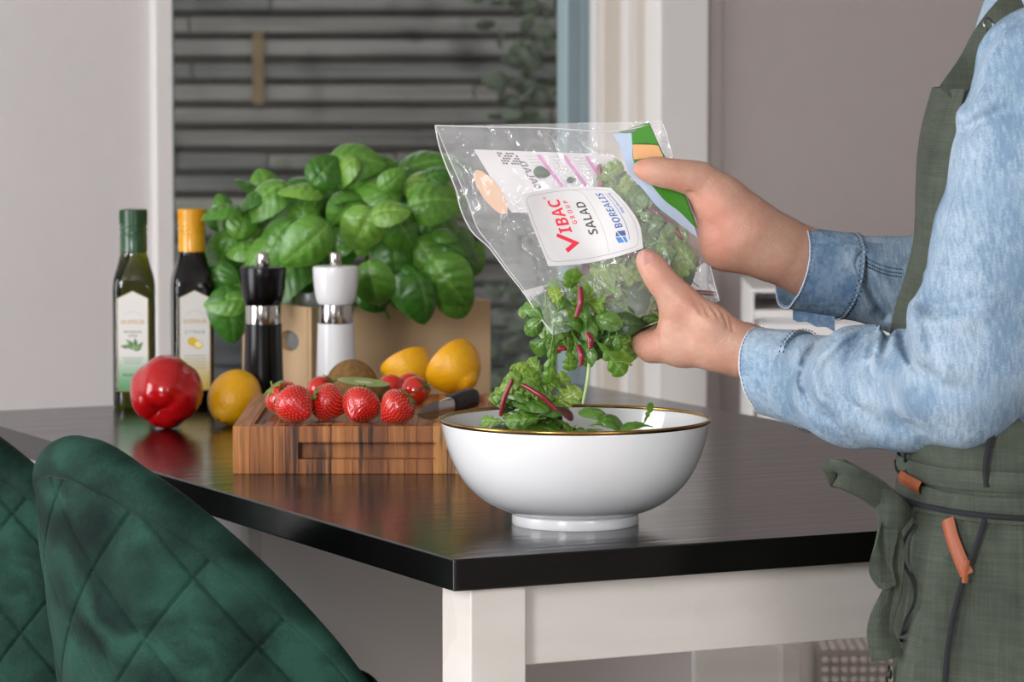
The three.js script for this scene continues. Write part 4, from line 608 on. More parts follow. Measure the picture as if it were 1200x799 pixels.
  // the back print, seen through the bag from behind, so mirrored
  const backTex = canvasTex(800, 420, (c, w, h) => {
    c.fillStyle = '#ded9d8'; c.fillRect(0, 0, w, h); c.save(); c.translate(w, 0); c.scale(-1, 1);
    c.strokeStyle = '#d992c0'; c.lineWidth = 26; for (const x of [95, 225, 375]) { c.beginPath(); c.moveTo(x + 60, 20); c.quadraticCurveTo(x + 20, 200, x - 30, 360); c.stroke(); }
    c.fillStyle = '#b9b3b5'; for (const x of [170, 305, 450]) for (let k = 0; k < 5; k++) c.fillRect(x - k * 4, 30 + k * 22, 62, 4);
    c.fillStyle = '#5c5759'; for (let i = 0; i < 7; i++) for (let j = 0; j < 5; j++) if ((i * 3 + j) % 4) c.fillRect(560 + i * 17, 14 + j * 17, 13, 12);
    c.save(); c.translate(560, 258); c.rotate(-1.5); c.fillStyle = '#6d6a70'; c.font = 'bold 62px sans-serif'; c.fillText('SALAD', 0, 0, 230); c.restore(); c.restore();
  });
  part('back_label', quadSheet([555, 175], [717, 181], [600, 249], [742, 250], Zb, -0.0008), std(0xffffff, 0.5, { map: backTex }));
  part('back_sticker', sheet(24, 8, (u, v) => { const a = u * 6.283, r = v, x = 575 + 0.0 + r * (31 * Math.cos(a) * 0.58 - 11 * Math.sin(a) * 0.8), y = 225 + r * (31 * Math.cos(a) * 0.82 + 11 * Math.sin(a) * 0.55); return at(x, y, Zb(x, y) - 0.0016); }), std(0xe0b491, 0.5));
  part('lower_label', quadSheet([611, 341], [668, 326], [632, 368], [670, 358], Zb, -0.0008, 8), std(0xe4e1df, 0.5, { map: tex(64, 64, (u, v) => (v < 0.75 && Math.sin(u * 90) > 0.5 ? 0.72 : 0.93), {}) }));
  // the printed corner: pale blue wavy band, green and orange picture
  const bandL = [[718, 157], [727, 172], [733, 192], [738, 205], [753, 221], [770, 242], [792, 259], [818, 279]], bandR = [[740, 156], [741, 170], [742, 187], [750, 203], [762, 215], [779, 235], [796, 248], [814, 266]], outer = [[760, 144], [769, 163], [777, 181], [784, 194], [791, 206], [800, 224], [808, 244], [816, 267]];
  part('printed_band', drape(bandL, bandR, 6, 30, Zf, -0.0006), std(0xb4c6da, 0.4));
  const green = std(0x3d8a1c, 0.4), greenDark = std(0x2f7018, 0.4), orange_ = std(0xe8ad74, 0.45);
  part('printed_panel', drape(bandR, outer, 8, 40, Zf, -0.0006), green);
  part('printed_patch', quadSheet([741, 169], [771, 170], [742.5, 187], [779, 183], Zf, -0.001, 8), orange_);
  part('printed_line', line([[741, 169], [756, 168], [771, 170]], (x, y) => Zf(x, y) - 0.0011, 0.0005, 16), greenDark); part('printed_line', line([[760, 144], [777, 181], [800, 224], [816, 267]], (x, y) => Zf(x, y) - 0.0008, 0.0007, 30), greenDark);
  part('folded_flap', drape([[724, 155], [742, 158]], [[759, 143], [763, 152]], 6, 6, Zb, 0.0), green); for (const k of [0.25, 0.5]) part('flap_stripe', line([[lerp(724, 742, k) + 3, lerp(155, 158, k) - 1], [lerp(759, 763, k) - 1, lerp(143, 152, k) + 1]], (x, y) => Zb(x, y) - 0.0012, 0.0004, 8), std(0x9aa59a, 0.5));
  // what is packed inside
  let n = 0; const bagZone = (x, y) => { const z = y < 250 ? 'in the bag beside the printed corner' : x > 790 ? 'in the bag by its right edge' : y < 312 && x > 740 ? 'in the bag right of the white label' : x < 735 ? 'in the bag below the white label' : 'in the bag behind the near thumb'; return [z, z]; };
  while (n < 240) { const x = rr(650, 846), y = rr(186, 398); if (!inside(x, y, body) || !inside(x + 22, y, body)) continue; n++; const kind = ['frisee', 'frisee', 'rocket', 'corn', 'dark', 'frisee', 'beet', 'rocket', 'frisee', 'corn'][n % 10], d = V(rr(-1, 1), rr(-1, 1), rr(-0.25, 0.25)), h = half(x, y) * 0.7, flat = kind === 'beet' ? (d.z = 0) : 0, L = kind === 'beet' ? rr(0.03, 0.05) : rr(0.024, 0.042); const m = leaf(kind, at(x, y, ZBAG + rr(-h, h) * (kind === 'beet' ? 0.3 : 1)).addScaledVector(d.clone().normalize(), kind === 'beet' ? 0 : -L * 0.45), d, V(rr(-0.4, 0.4), rr(-0.4, 0.4), 1), L, ...bagZone(x, y), n); if (kind === 'beet') m.scale.set(0.055, 0.055, L); else m.scale.y = L * 0.5; }
  const one = (kind, a, b, lab_, k, f = 1) => { const Z = Zb((a[0] + b[0]) / 2, (a[1] + b[1]) / 2) - 0.004, p = at(...a, Z), q = at(...b, Z), d = q.clone().sub(p), m = leaf(kind, p, d, V(0, 0.1, 1), d.length() * f, '', '', k, lab_); m.scale.y *= 0.4; };
  one('dark', [625, 200], [648, 205], 'single small green leaf piece stuck to the back of the bag above the label', 0); one('corn', [708, 222], [716, 190], 'upright green leaf at the top of the packed salad', 2, 1.3); one('dark', [664, 212], [676, 209], 'tiny square leaf scrap between the pink stripes', 0);
  one('rocket', [645, 340], [700, 310], 'long green leaf lying along the bag below the label', 0, 1.1); one('corn', [690, 330], [655, 325], 'broad pale leaf pressed on the film below the label', 1, 1.1);
}

// ---------------------------------------------------------------- the person, from the side: near (left) arm toward the viewer
{
  const t = thing('person', 'person in denim shirt and dark green apron pouring salad from a clear bag', 'person', V(0.5, 0, -3.56));
  const L = (g) => g.translate(-t.position.x, 0, -t.position.z);
  const C = (a, b) => cone(at(...a), at(...b), a[3] * a[2] / FPX, b[3] * b[2] / FPX);           // bones: [x, y, depth] in the picture, radius in its pixels
  const cc = (a, ra, b, rb) => cone(at(...a), at(...b), ra * a[2] / FPX, rb * b[2] / FPX);
  const rad = (pts) => pts.slice(1).map((b, i) => cc(pts[i].slice(0, 3), pts[i][3], b.slice(0, 3), b[3]));   // a chain of [x, y, depth, radius]
  const groove = (pts, w, d) => { const s = pts.slice(1).map((b, i) => cone(at(...pts[i]), at(...b), 0, 0)); return (x, y, z) => { let m = 1; for (const f of s) m = Math.min(m, f(x, y, z)); return d * Math.exp(-(m * m) / (w * w)); }; };
  const sum = (l) => (x, y, z) => { let s = 0; for (const f of l) s += f(x, y, z); return s; };
  const skinTint = (reds) => (x, y, z) => { const n = fbm(x * 45, y * 45, z * 45, 3) - 0.5, m = fbm(x * 160, y * 160, z * 160, 2) - 0.5; let r = 0; for (const [p, w] of reds) { const d = Math.hypot(x - p.x, y - p.y, z - p.z); r += Math.exp(-(d * d) / (w * w)); } r = clamp(r * 0.5 + n * 0.7); return [0.56 + m * 0.06 + n * 0.06, 0.31 - r * 0.09 + m * 0.05, 0.215 - r * 0.065 + m * 0.04]; };
  // near hand (left): thumb laid on the front of the bag, back of the hand toward the viewer, fingers behind the bag
  const Zn = 3.755;
  const nearBones = [
    ...rad([[757, 303, Zn + 0.004, 10], [764, 312, Zn + 0.002, 11.6], [775, 329, Zn, 13], [790, 346, Zn, 14.5], [803, 359, Zn, 17], [832, 383, Zn - 0.004, 23], [874, 410, Zn - 0.006, 25], [930, 432, Zn - 0.03, 29], [1000, 450, Zn - 0.095, 27]]),
    ...rad([[764, 407, Zn + 0.022, 16], [800, 404, Zn + 0.012, 21], [840, 410, Zn, 21], [876, 416, Zn - 0.002, 24]]),
    ...rad([[772, 403, Zn + 0.045, 17], [812, 396, Zn + 0.032, 21], [874, 410, Zn + 0.016, 23], [930, 432, Zn - 0.01, 27]]),
    ...rad([[790, 392, Zn + 0.066, 14], [826, 388, Zn + 0.048, 18], [874, 406, Zn + 0.02, 20]]),
    ...rad([[789, 366, Zn + 0.004, 12.5], [790, 385, Zn + 0.008, 13], [800, 404, Zn + 0.012, 18]]),
  ];
  const nearFingers = [
    [[764, 407, Zn + 0.022, 16], [741, 398, Zn + 0.055, 11.5], [724, 376, Zn + 0.078, 10], [722, 356, Zn + 0.084, 8.5]],
    [[772, 403, Zn + 0.045, 17], [752, 384, Zn + 0.086, 11.5], [738, 356, Zn + 0.094, 10], [736, 334, Zn + 0.092, 8.5]],
    [[780, 398, Zn + 0.058, 15], [768, 372, Zn + 0.096, 11], [756, 344, Zn + 0.1, 9.6], [754, 324, Zn + 0.096, 8.2]],
    [[790, 392, Zn + 0.066, 14], [784, 364, Zn + 0.096, 9.6], [776, 342, Zn + 0.1, 8.6], [774, 326, Zn + 0.098, 7.4]],
  ].map(rad);
  const nearCore = chain(nearBones, 0.016), nearF = nearFingers.map((f) => chain(f, 0.006));
  const wr = [[[812, 344], [822, 366]], [[822, 349], [832, 372]], [[834, 354], [842, 378]], [[845, 360], [852, 384]], [[856, 366], [858, 388]], [[761, 321], [777, 313]], [[763, 325], [780, 318]], [[862, 372], [850, 400]], [[878, 384], [866, 424]]].map(([a, b], i) => groove([[...a, Zn - 0.016], [...b, Zn - 0.022]], 0.0022, i > 6 ? 0.0009 : 0.002));
  const nearRidge = [groove([[785, 342, Zn - 0.014], [835, 384, Zn - 0.024]], 0.006, -0.0012), groove([[775, 405, Zn - 0.002], [850, 412, Zn - 0.02]], 0.006, -0.0008)];
  const nearExtra = sum([...wr, ...nearRidge]);
  const nearHand = (x, y, z) => { let d = nearCore(x, y, z); for (const f of nearF) d = smin(d, f(x, y, z), 0.01); return d + nearExtra(x, y, z) + 0.0005 * (noise(x * 420, y * 420, z * 420) - 0.5); };
  const bb = (f, pts, pad) => { const lo = V(9, 9, 9), hi = V(-9, -9, -9); for (const p of pts) { const q = at(p[0], p[1], p[2]); lo.min(q); hi.max(q); } return [lo.subScalar(pad), hi.addScalar(pad)]; };
  const nb = bb(0, [[722, 290, Zn], [930, 445, Zn - 0.04], [722, 330, Zn + 0.1]], 0.03); nb[1].x = at(925, 430, 3.72).x;
  const nearSkin = nets(nearHand, nb[0], nb[1], 0.0026, skinTint([[at(757, 303, Zn - 0.01), 0.012], [at(748, 400, Zn), 0.028], [at(775, 330, Zn - 0.01), 0.012], [at(806, 356, Zn - 0.015), 0.012]]));
  // far hand (right): thumb on the printed corner, inner wrist toward the viewer, fingers behind the bag
  const Zh = 3.79;
  const farBones = [
    ...rad([[751, 198, Zh - 0.01, 9], [766, 200, Zh - 0.011, 11.4], [785, 203.5, Zh - 0.01, 12.6], [806, 207, Zh - 0.006, 14], [822, 212, Zh, 17], [845, 236, Zh + 0.005, 28], [872, 268, Zh + 0.012, 37], [910, 291, Zh + 0.02, 36], [950, 309, Zh + 0.03, 37], [1010, 326, Zh + 0.05, 40]]),
    ...rad([[832, 252, Zh + 0.03, 22], [850, 284, Zh + 0.018, 29], [885, 289, Zh + 0.018, 29]]),
    ...rad([[838, 240, Zh + 0.045, 18], [868, 268, Zh + 0.036, 24], [910, 290, Zh + 0.028, 26]]),
  ];
  const farFingers = [
    [[830, 230, Zh + 0.044, 15], [800, 226, Zh + 0.06, 11.5], [775, 232, Zh + 0.062, 10], [755, 240, Zh + 0.056, 8.6]],
    [[828, 248, Zh + 0.046, 16], [796, 254, Zh + 0.066, 11.5], [768, 262, Zh + 0.068, 10], [746, 268, Zh + 0.06, 8.6]],
    [[830, 268, Zh + 0.044, 16], [802, 280, Zh + 0.066, 11], [778, 290, Zh + 0.068, 9.8], [758, 296, Zh + 0.06, 8.4]],
    [[836, 288, Zh + 0.038, 15], [812, 303, Zh + 0.062, 9.8], [794, 312, Zh + 0.066, 8.8], [780, 316, Zh + 0.06, 7.6]],
  ].map(rad);
  const farCore = chain(farBones, 0.016), farF = farFingers.map((f) => chain(f, 0.006));
  const farExtra = sum([groove([[877, 226, Zh - 0.02], [872, 262, Zh - 0.03], [880, 318, Zh - 0.02]], 0.0022, 0.0007), groove([[884, 232, Zh - 0.02], [880, 300, Zh - 0.028]], 0.0018, 0.0005), groove([[806, 221, Zh - 0.012], [822, 236, Zh - 0.018], [830, 262, Zh - 0.02]], 0.003, 0.0022), groove([[888, 300, Zh - 0.025], [925, 304, Zh - 0.025]], 0.004, -0.0009), groove([[905, 270, Zh - 0.02], [930, 282, Zh - 0.02]], 0.004, -0.0006), groove([[778, 192, Zh - 0.02], [782, 216, Zh - 0.02]], 0.0018, 0.0005)]);
  const farHand = (x, y, z) => { let d = farCore(x, y, z); for (const f of farF) d = smin(d, f(x, y, z), 0.01); return d + farExtra(x, y, z) + 0.0005 * (noise(x * 420, y * 420, z * 420) - 0.5); };
  const fb = bb(0, [[740, 185, Zh], [960, 340, Zh + 0.04], [740, 300, Zh + 0.07]], 0.03); fb[1].x = at(990, 320, 3.8).x;
  const farSkin = nets(farHand, fb[0], fb[1], 0.0028, skinTint([[at(748, 198, Zh - 0.02), 0.016], [at(790, 215, Zh - 0.02), 0.016], [at(835, 250, Zh - 0.02), 0.03], [at(850, 290, Zh - 0.02), 0.03]]));
  // trunk, neck, arms and legs: one coarse surface, mostly under the clothes
  const fz = V(-0.955, 0, -0.297), rz = V(0.297, 0, -0.955);                                          // the way the person faces; its right
  const hip = V(0.497, 0.93, -3.625), B = (f, r, y) => V(hip.x, 0, hip.z).addScaledVector(fz, f).addScaledVector(rz, r).setY(y);
  const shN = at(1212, 92, 3.455), shF = B(-0.03, 0.17, shN.y - 0.005), elN = at(1128, 452, 3.50), elF = at(1110, 352, 3.86), wrN = at(930, 432, Zn - 0.03), wrF = at(950, 309, Zh + 0.03);
  const trunk = [cone(B(0, 0, 0.94), B(0.0, 0, 1.12), 0.085, 0.085), cone(B(-0.01, -0.05, 0.92), B(-0.01, -0.05, 1.25), 0.08, 0.08), cone(B(-0.01, 0.05, 0.92), B(-0.01, 0.05, 1.25), 0.08, 0.08), cone(B(-0.03, -0.09, 1.3), B(-0.03, 0.09, 1.3), 0.055, 0.055), cone(B(-0.035, 0, 1.33), B(-0.01, 0, 1.47), 0.058, 0.05), cone(shN, elN, 0.046, 0.034), cone(shF, elF, 0.046, 0.034), cone(elN, wrN, 0.034, 0.022), cone(elF, wrF, 0.034, 0.028),
    cone(B(-0.01, -0.07, 0.86), B(0.01, -0.09, 0.5), 0.07, 0.055), cone(B(-0.01, 0.07, 0.86), B(0.01, 0.09, 0.5), 0.07, 0.055), cone(B(0.01, -0.09, 0.5), B(-0.02, -0.095, 0.08), 0.054, 0.036), cone(B(0.01, 0.09, 0.5), B(-0.02, 0.095, 0.08), 0.054, 0.036)];
  const trunkF = chain(trunk, 0.03);
  const trunkSkin = nets(trunkF, B(0, 0, 0).clone().add(V(-0.32, 0.02, -0.36)), B(0, 0, 0).clone().add(V(0.3, 1.5, 0.3)), 0.013, () => [0.56, 0.31, 0.22]);
  // head: skull, jaw, nose, lips, ears, eye sockets
  const hc = B(0.035, 0, 1.57), hp = (f, r, y) => hc.clone().addScaledVector(fz, f).addScaledVector(rz, r).add(V(0, y, 0));
  const ell = (c, a, b, h) => (x, y, z) => { const dx = x - c.x, dy = y - c.y, dz = z - c.z, f = dx * fz.x + dz * fz.z, r = dx * rz.x + dz * rz.z, k = Math.hypot(f / a, r / b, dy / h); return (k - 1) * Math.min(a, b, h); };
  const headAdd = [ell(hp(-0.012, 0, 0.03), 0.096, 0.075, 0.095), ell(hp(0.03, 0, -0.05), 0.062, 0.058, 0.075), cone(hp(0.085, 0, 0.005), hp(0.106, 0, -0.022), 0.009, 0.014), cone(hp(0.078, -0.022, -0.058), hp(0.078, 0.022, -0.058), 0.011, 0.011), cone(hp(0.062, 0, -0.105), hp(0.07, 0, -0.1), 0.02, 0.018), ell(hp(-0.012, -0.076, -0.005), 0.017, 0.008, 0.03), ell(hp(-0.012, 0.076, -0.005), 0.017, 0.008, 0.03), cone(hp(-0.03, 0, -0.07), B(-0.02, 0, 1.4), 0.052, 0.055)];
  const headSub = [ell(hp(0.09, -0.032, 0.008), 0.016, 0.016, 0.01), ell(hp(0.09, 0.032, 0.008), 0.016, 0.016, 0.01)];
  const headF = (x, y, z) => { let d = 1; for (const f of headAdd) d = smin(d, f(x, y, z), 0.016); for (const f of headSub) d = -smin(-d, f(x, y, z) * 1 , 0.008) > d ? Math.max(d, -f(x, y, z)) : d; return d; };
  const headSkin = nets(headF, hc.clone().addScalar(-0.2), hc.clone().addScalar(0.16), 0.005, skinTint([[hp(0.1, 0, -0.02), 0.02]]));
  const pores = tex(256, 256, tile((u, v) => fbm(u * 70, v * 70, 3, 3)), { srgb: false, repeat: [18, 18] });
  const skinMat = std(0xffffff, 0.46, { vertexColors: true, bumpMap: pores, bumpScale: 0.0004, sheen: 0.15, sheenColor: 0xe0a090 });
  obj('body', L(mergeGeometries([nearSkin, farSkin, trunkSkin, headSkin])), skinMat, t);
  // thumb nail of the near hand: a small shield lying on the tip
  { const g = sheet(10, 10, (u, v) => { const x = (u - 0.5) * 2, y = (v - 0.5) * 2, w = 0.0058 * Math.pow(1 - Math.pow(Math.abs(y), 4) * 0.5, 1), l = 0.0072; return V(x * w, y * l - 0.0012 * x * x, 0.0021 * (1 - x * x) + 0.0008 * (1 - y * y)); }, 0.0006); g.rotateZ(0.42); const p = at(758.5, 303, Zn - 0.0075); g.rotateX(-0.12).translate(p.x, p.y, p.z); obj('thumb_nail', L(g), std(0xc98f84, 0.28, { clearcoat: 0.3 }), t); }
  for (const s of [-1, 1]) { const e = obj('eye', new THREE.SphereGeometry(0.0115, 20, 14), std(0xeeeae6, 0.15), t, hp(0.066, 0.032 * s, 0.008).sub(t.position)); obj('iris', new THREE.SphereGeometry(0.0058, 16, 10).scale(1, 1, 1), std(0x4a5a5a, 0.1), e, fz.clone().multiplyScalar(0.0066)); }
  const hairF = (x, y, z) => { const base = ell(hp(-0.02, 0, 0.038), 0.103, 0.083, 0.102)(x, y, z) + 0.004 * (noise(x * 200, y * 60, z * 200) - 0.5), q = V(x, y, z).sub(hc), f = q.dot(fz); return Math.max(base, f - 0.035 - (q.y - 0.05) * 0.7, -(q.y + 0.075) + Math.max(0, f + 0.02) * 2.2); };
  obj('hair', L(nets(hairF, hc.clone().addScalar(-0.2), hc.clone().addScalar(0.2), 0.006)), std(0x3a2a1e, 0.6), t);
  // ------------------------------------------------ denim shirt: trunk and both sleeves, with their folds
  const denimTex = tex(512, 512, tile((u, v) => { const w = fbm(u * 90 + v * 12, v * 22, 2, 3), m = fbm(u * 5, v * 4, 7, 4), f = noise(u * 256, v * 256, 5), s = noise(u * 128, v * 30, 9); const k = clamp(0.5 + (m - 0.5) * 1.5 + (w - 0.5) * 0.85 + (f - 0.5) * 0.6 + (s - 0.5) * 0.35); return mixc(hex(0x6c88a0), hex(0xabbcc9), k); }), { repeat: [5.5, 5.5] });
  const twill = tex(256, 256, (u, v) => 0.5 + 0.5 * Math.sin((u * 42 + v * 42) * 6.2832) * 0.6 + 0.3 * (noise(u * 128, v * 128) - 0.5), { srgb: false, repeat: [14, 14] });
  const denim = std(0xffffff, 0.85, { map: denimTex, bumpMap: twill, bumpScale: 0.0006, sheen: 0.1, sheenColor: 0xc8d8e8 });
  const darkDenimTex = tex(512, 512, tile((u, v) => { const w = fbm(u * 60, v * 40, 2, 3), m = fbm(u * 7, v * 6, 7, 4), f = noise(u * 200, v * 200, 5); return mixc(hex(0x5f82a4), hex(0xb4c7d7), clamp(0.48 + (m - 0.5) * 1.6 + (w - 0.5) * 0.9 + (f - 0.5) * 0.35)); }), { repeat: [6, 6] });
  const cuffDenim = std(0xffffff, 0.85, { map: darkDenimTex, bumpMap: twill, bumpScale: 0.0006 });
  const sleeveN = rad([[1224, 90, 3.45, 84], [1204, 190, 3.44, 84], [1182, 300, 3.45, 86], [1154, 400, 3.47, 84], [1130, 446, 3.49, 73], [1070, 455, 3.56, 66], [1000, 455, 3.625, 63], [950, 447, 3.68, 50], [926, 441, 3.705, 46]]);
  const sleeveF = [cone(shF, elF, 0.066, 0.058), ...rad([[1110, 352, 3.86, 50], [1050, 332, 3.845, 50], [990, 323, 3.83, 51]])];
  const chest = [cone(B(-0.006, -0.055, 0.9), B(-0.014, -0.05, 1.16), 0.09, 0.09), cone(B(-0.006, 0.055, 0.9), B(-0.014, 0.05, 1.16), 0.09, 0.09), cone(B(0.004, 0, 0.9), B(0.004, 0, 1.16), 0.094, 0.094), cone(B(0.004, 0, 1.16), B(-0.018, 0, 1.3), 0.094, 0.086), cone(B(-0.014, -0.05, 1.16), B(-0.03, -0.06, 1.3), 0.09, 0.086), cone(B(-0.014, 0.05, 1.16), B(-0.03, 0.06, 1.3), 0.09, 0.086), cone(B(-0.035, -0.11, 1.31), B(-0.035, 0.11, 1.31), 0.066, 0.066), cone(B(-0.04, 0, 1.32), B(-0.035, 0, 1.37), 0.075, 0.064)];
  const chestF = chain(chest, 0.04), sN = chain(sleeveN, 0.02), sF = chain(sleeveF, 0.02);
  // a fold: a line in the picture carried back on to the near side of the sleeve; + is a crease, - is a ridge
  const fold = (pts, w, d, zc, r) => { const seg = pts.slice(1).map((b, i) => [at(pts[i][0], pts[i][1], zc), at(b[0], b[1], zc)]); return (x, y, z) => { if (z < -zc - 0.12 || z > -zc + 0.2) return 0; const k = zc / -z; let m = 1; for (const [a, b] of seg) { const px = x * k, py = EYE + (y - EYE) * k, dx = b.x - a.x, dy = b.y - a.y, t_ = clamp(((px - a.x) * dx + (py - a.y) * dy) / (dx * dx + dy * dy)); m = Math.min(m, Math.hypot(px - a.x - dx * t_, py - a.y - dy * t_)); } return m > w * 3 ? 0 : d * Math.exp(-(m * m) / (w * w)) * sst(-zc - 0.06, -zc - 0.02, z); }; };
  // a crease in the cloth: a sharp furrow along a line, the cloth bulging on its right-hand side (as one walks along it) and then flattening
  const crease = (pts, w, d, zc, side = 1, bulge = 0.85) => { const P = new THREE.CatmullRomCurve3(pts.map(([x, y]) => at(x, y, zc))).getPoints(14), n = P.length; return (x, y, z) => { if (z < -zc - 0.1 || z > -zc + 0.22) return 0; const k = zc / -z, px = x * k, py = EYE + (y - EYE) * k; let m = 1, sg = 1, en = 1; for (let i = 0; i + 1 < n; i++) { const a = P[i], b = P[i + 1], dx = b.x - a.x, dy = b.y - a.y, t_ = clamp(((px - a.x) * dx + (py - a.y) * dy) / (dx * dx + dy * dy)), ex = px - a.x - dx * t_, ey = py - a.y - dy * t_, l = Math.hypot(ex, ey); if (l < m) { m = l; sg = dx * ey - dy * ex < 0 ? 1 : -1; en = Math.sin(Math.PI * clamp((i + t_) / (n - 1), 0.04, 0.96)); } } if (m > w * 7) return 0; const s_ = m * sg * side; return d * Math.sqrt(en) * (Math.exp(-(m * m) / (w * w)) - bulge * Math.exp(-(((s_ - 2.6 * w) / (1.7 * w)) ** 2))) * sst(-zc - 0.06, -zc - 0.02, z); }; };
  const foldsN = sum([
    crease([[973, 394], [953, 409], [942, 428], [941, 446], [946, 461], [958, 478], [978, 494]], 0.0042, 0.0095, 3.68, -1), crease([[1074, 328], [1062, 340], [1057, 358], [1057, 388], [1061, 408], [1073, 430], [1092, 440]], 0.0046, 0.012, 3.52, -1),
    crease([[1046, 374], [1039, 396], [1034, 418]], 0.0034, 0.0075, 3.6, 1), crease([[1030, 390], [1024, 404], [1020, 418]], 0.0034, 0.006, 3.62, 1), crease([[1012, 392], [990, 405], [972, 424]], 0.0045, 0.005, 3.65, 1), crease([[1036, 384], [1006, 404], [984, 434]], 0.0045, 0.005, 3.64, 1),
    crease([[1064, 336], [1082, 356], [1110, 360], [1140, 350]], 0.006, 0.006, 3.5, 1, 1.1), crease([[1056, 432], [1100, 452], [1150, 456]], 0.009, 0.004, 3.54, 1), crease([[1010, 432], [1034, 456], [1060, 474]], 0.008, 0.0035, 3.6, 1), crease([[985, 470], [1040, 494], [1110, 502]], 0.009, 0.004, 3.62, 1),
    crease([[930, 398], [924, 420], [926, 440]], 0.004, 0.003, 3.7, -1), crease([[938, 462], [950, 480], [962, 492]], 0.004, 0.004, 3.69, -1),
    crease([[1124, 158], [1142, 146], [1168, 134], [1196, 128]], 0.006, 0.007, 3.42, -1), crease([[1132, 150], [1131, 120], [1142, 80], [1166, 45], [1200, 20]], 0.0035, 0.004, 3.42, -1, 0.4), fold([[1110, 250], [1135, 300], [1150, 340]], 0.02, -0.004, 3.47),
  ]);
  const foldsF = sum([fold([[1003, 292], [1030, 300], [1056, 304]], 0.004, -0.0031, 3.83), fold([[1010, 310], [1020, 340], [1040, 368]], 0.006, 0.0093, 3.83), fold([[1000, 300], [1006, 330], [1020, 360]], 0.006, -0.0062, 3.83), fold([[1025, 320], [1050, 345]], 0.008, -0.0047, 3.83)]);
  const shirtF = (x, y, z) => { const cl = 0.004 * (fbm(x * 14, y * 9, z * 14, 3) - 0.5); let a = sN(x, y, z); if (a < 0.03) a += foldsN(x, y, z) + cl; let b = sF(x, y, z); if (b < 0.03) b += foldsF(x, y, z) + cl; return Math.min(smin(a, chestF(x, y, z) + cl, 0.016), b); };
  const lo = V(at(884, 440, 3.7).x, 0.86, -4.0), hi = V(0.76, 1.43, -3.3);
  // the neck opening, the cuffs' ends and the hem are left open
  const open = (x, y, z) => { const o = Math.hypot(x - B(-0.03, 0, 0).x, z - B(-0.03, 0, 0).z); let d = shirtF(x, y, z); d = Math.max(d, -(Math.max(o - 0.055, 1.36 - y))); return d; };
  obj('denim_shirt', L(nets(open, lo, hi, 0.0042)), denim, t);
  const cuffNear = std(0xffffff, 0.85, { map: tex(512, 512, tile((u, v) => { const w = fbm(u * 60, v * 40, 2, 3), m = fbm(u * 7, v * 6, 7, 4), f = noise(u * 200, v * 200, 5); return mixc(hex(0x7290aa), hex(0xb8c8d4), clamp(0.52 + (m - 0.5) * 1.2 + (w - 0.5) * 0.9 + (f - 0.5) * 0.35)); }), { repeat: [6, 6] }), bumpMap: twill, bumpScale: 0.0006 });
  const hit = (px, py) => { const d = ray(px, py), p = V(0, EYE, 0).addScaledVector(d, 3.25 / -d.z); for (let i = 0; i < 80; i++) { const k = shirtF(p.x, p.y, p.z); if (k < 0.0004) break; p.addScaledVector(d, k * 0.8); } return p; };
  { const dark = std(0x24344a, 0.8), g = []; for (const o of [0, 5, 9]) for (let i = 0; i < 15; i++) { const f = (k) => hit(lerp(1016, 1058, k), lerp(303, 315, k) + o + 3 * Math.sin(k * 3)); g.push(new THREE.TubeGeometry(new THREE.LineCurve3(f(i / 15), f((i + 0.62) / 15)), 1, 0.0006, 5)); } obj('sleeve_stitching', L(mergeGeometries(g)), dark, t); }
  // cuffs: hollow bands, the cloth 2.5 mm thick, a row of dark stitching at each edge
  const stitch = std(0x24344a, 0.8), paleSt = std(0xe6ebef, 0.8);
  function cuff(A, Bc, rA, rB, tiltA, tiltB, folds, mat) {                    // A: open end, Bc: seam end; r: radii; tilt: how far each end leans out of square
    const ax = Bc.clone().sub(A).normalize(), n1 = new THREE.Vector3().crossVectors(ax, V(0, 0, 1)).normalize(), n2 = new THREE.Vector3().crossVectors(ax, n1);
    const P = (u, v, off = 0) => { const a = u * 6.2832, c = Math.cos(a), s = Math.sin(a), lean = lerp(tiltA, tiltB, v) * c, r = lerp(rA, rB, v) + off + 0.0016 * (fbm(c * 3 + v, s * 3, v * 2, 3) - 0.5) * 2 + folds(u, v); return A.clone().lerp(Bc, v).addScaledVector(ax, lean).addScaledVector(n1, c * r).addScaledVector(n2, s * r); };
    const c = obj('cuff', L(boxUV(sheet(72, 16, (u, v) => P(u, v), 0.0028))), mat, t);
    const row = (v, off, m, r, dash) => { const parts = []; const N = 110; for (let i = 0; i < N; i++) { if (dash && i % 2) continue; const q = [0, 0.5, dash ? 0.75 : 1].map((k) => P((i + k) / N, v, off)); parts.push(new THREE.TubeGeometry(new THREE.CatmullRomCurve3(q), 2, r, 5)); } const o = obj('stitching', L(mergeGeometries(parts)), m, c); o.position.set(0, 0, 0); return o; };
    row(0.035, 0.0006, stitch, 0.00035, true); row(0.92, 0.0006, stitch, 0.00045, true); row(1.02, 0.0012, stitch, 0.0005, true); row(0.97, 0.001, paleSt, 0.0004, true); row(0.0, 0.0002, paleSt, 0.0006, false);
  }
  cuff(at(893, 435, 3.72), at(944, 446, 3.69), 0.0405, 0.0472, 0.013, 0.011, (u, v) => 0, cuffNear);
  cuff(at(929, 313, 3.812), at(992, 324, 3.828), 0.0415, 0.0435, -0.002, -0.002, (u, v) => 0, cuffDenim);
  { const a = at(930, 367, 3.80), b = at(975, 386, 3.81); obj('cuff_flap', L(boxUV(sheet(10, 6, (u, v) => { const p = at(lerp(929, 978, u), lerp(lerp(346, 360, u), lerp(374, 387, u) + 1.5 * Math.sin(u * 14), v), 3.815); return p; }, 0.003))), cuffDenim, t); }
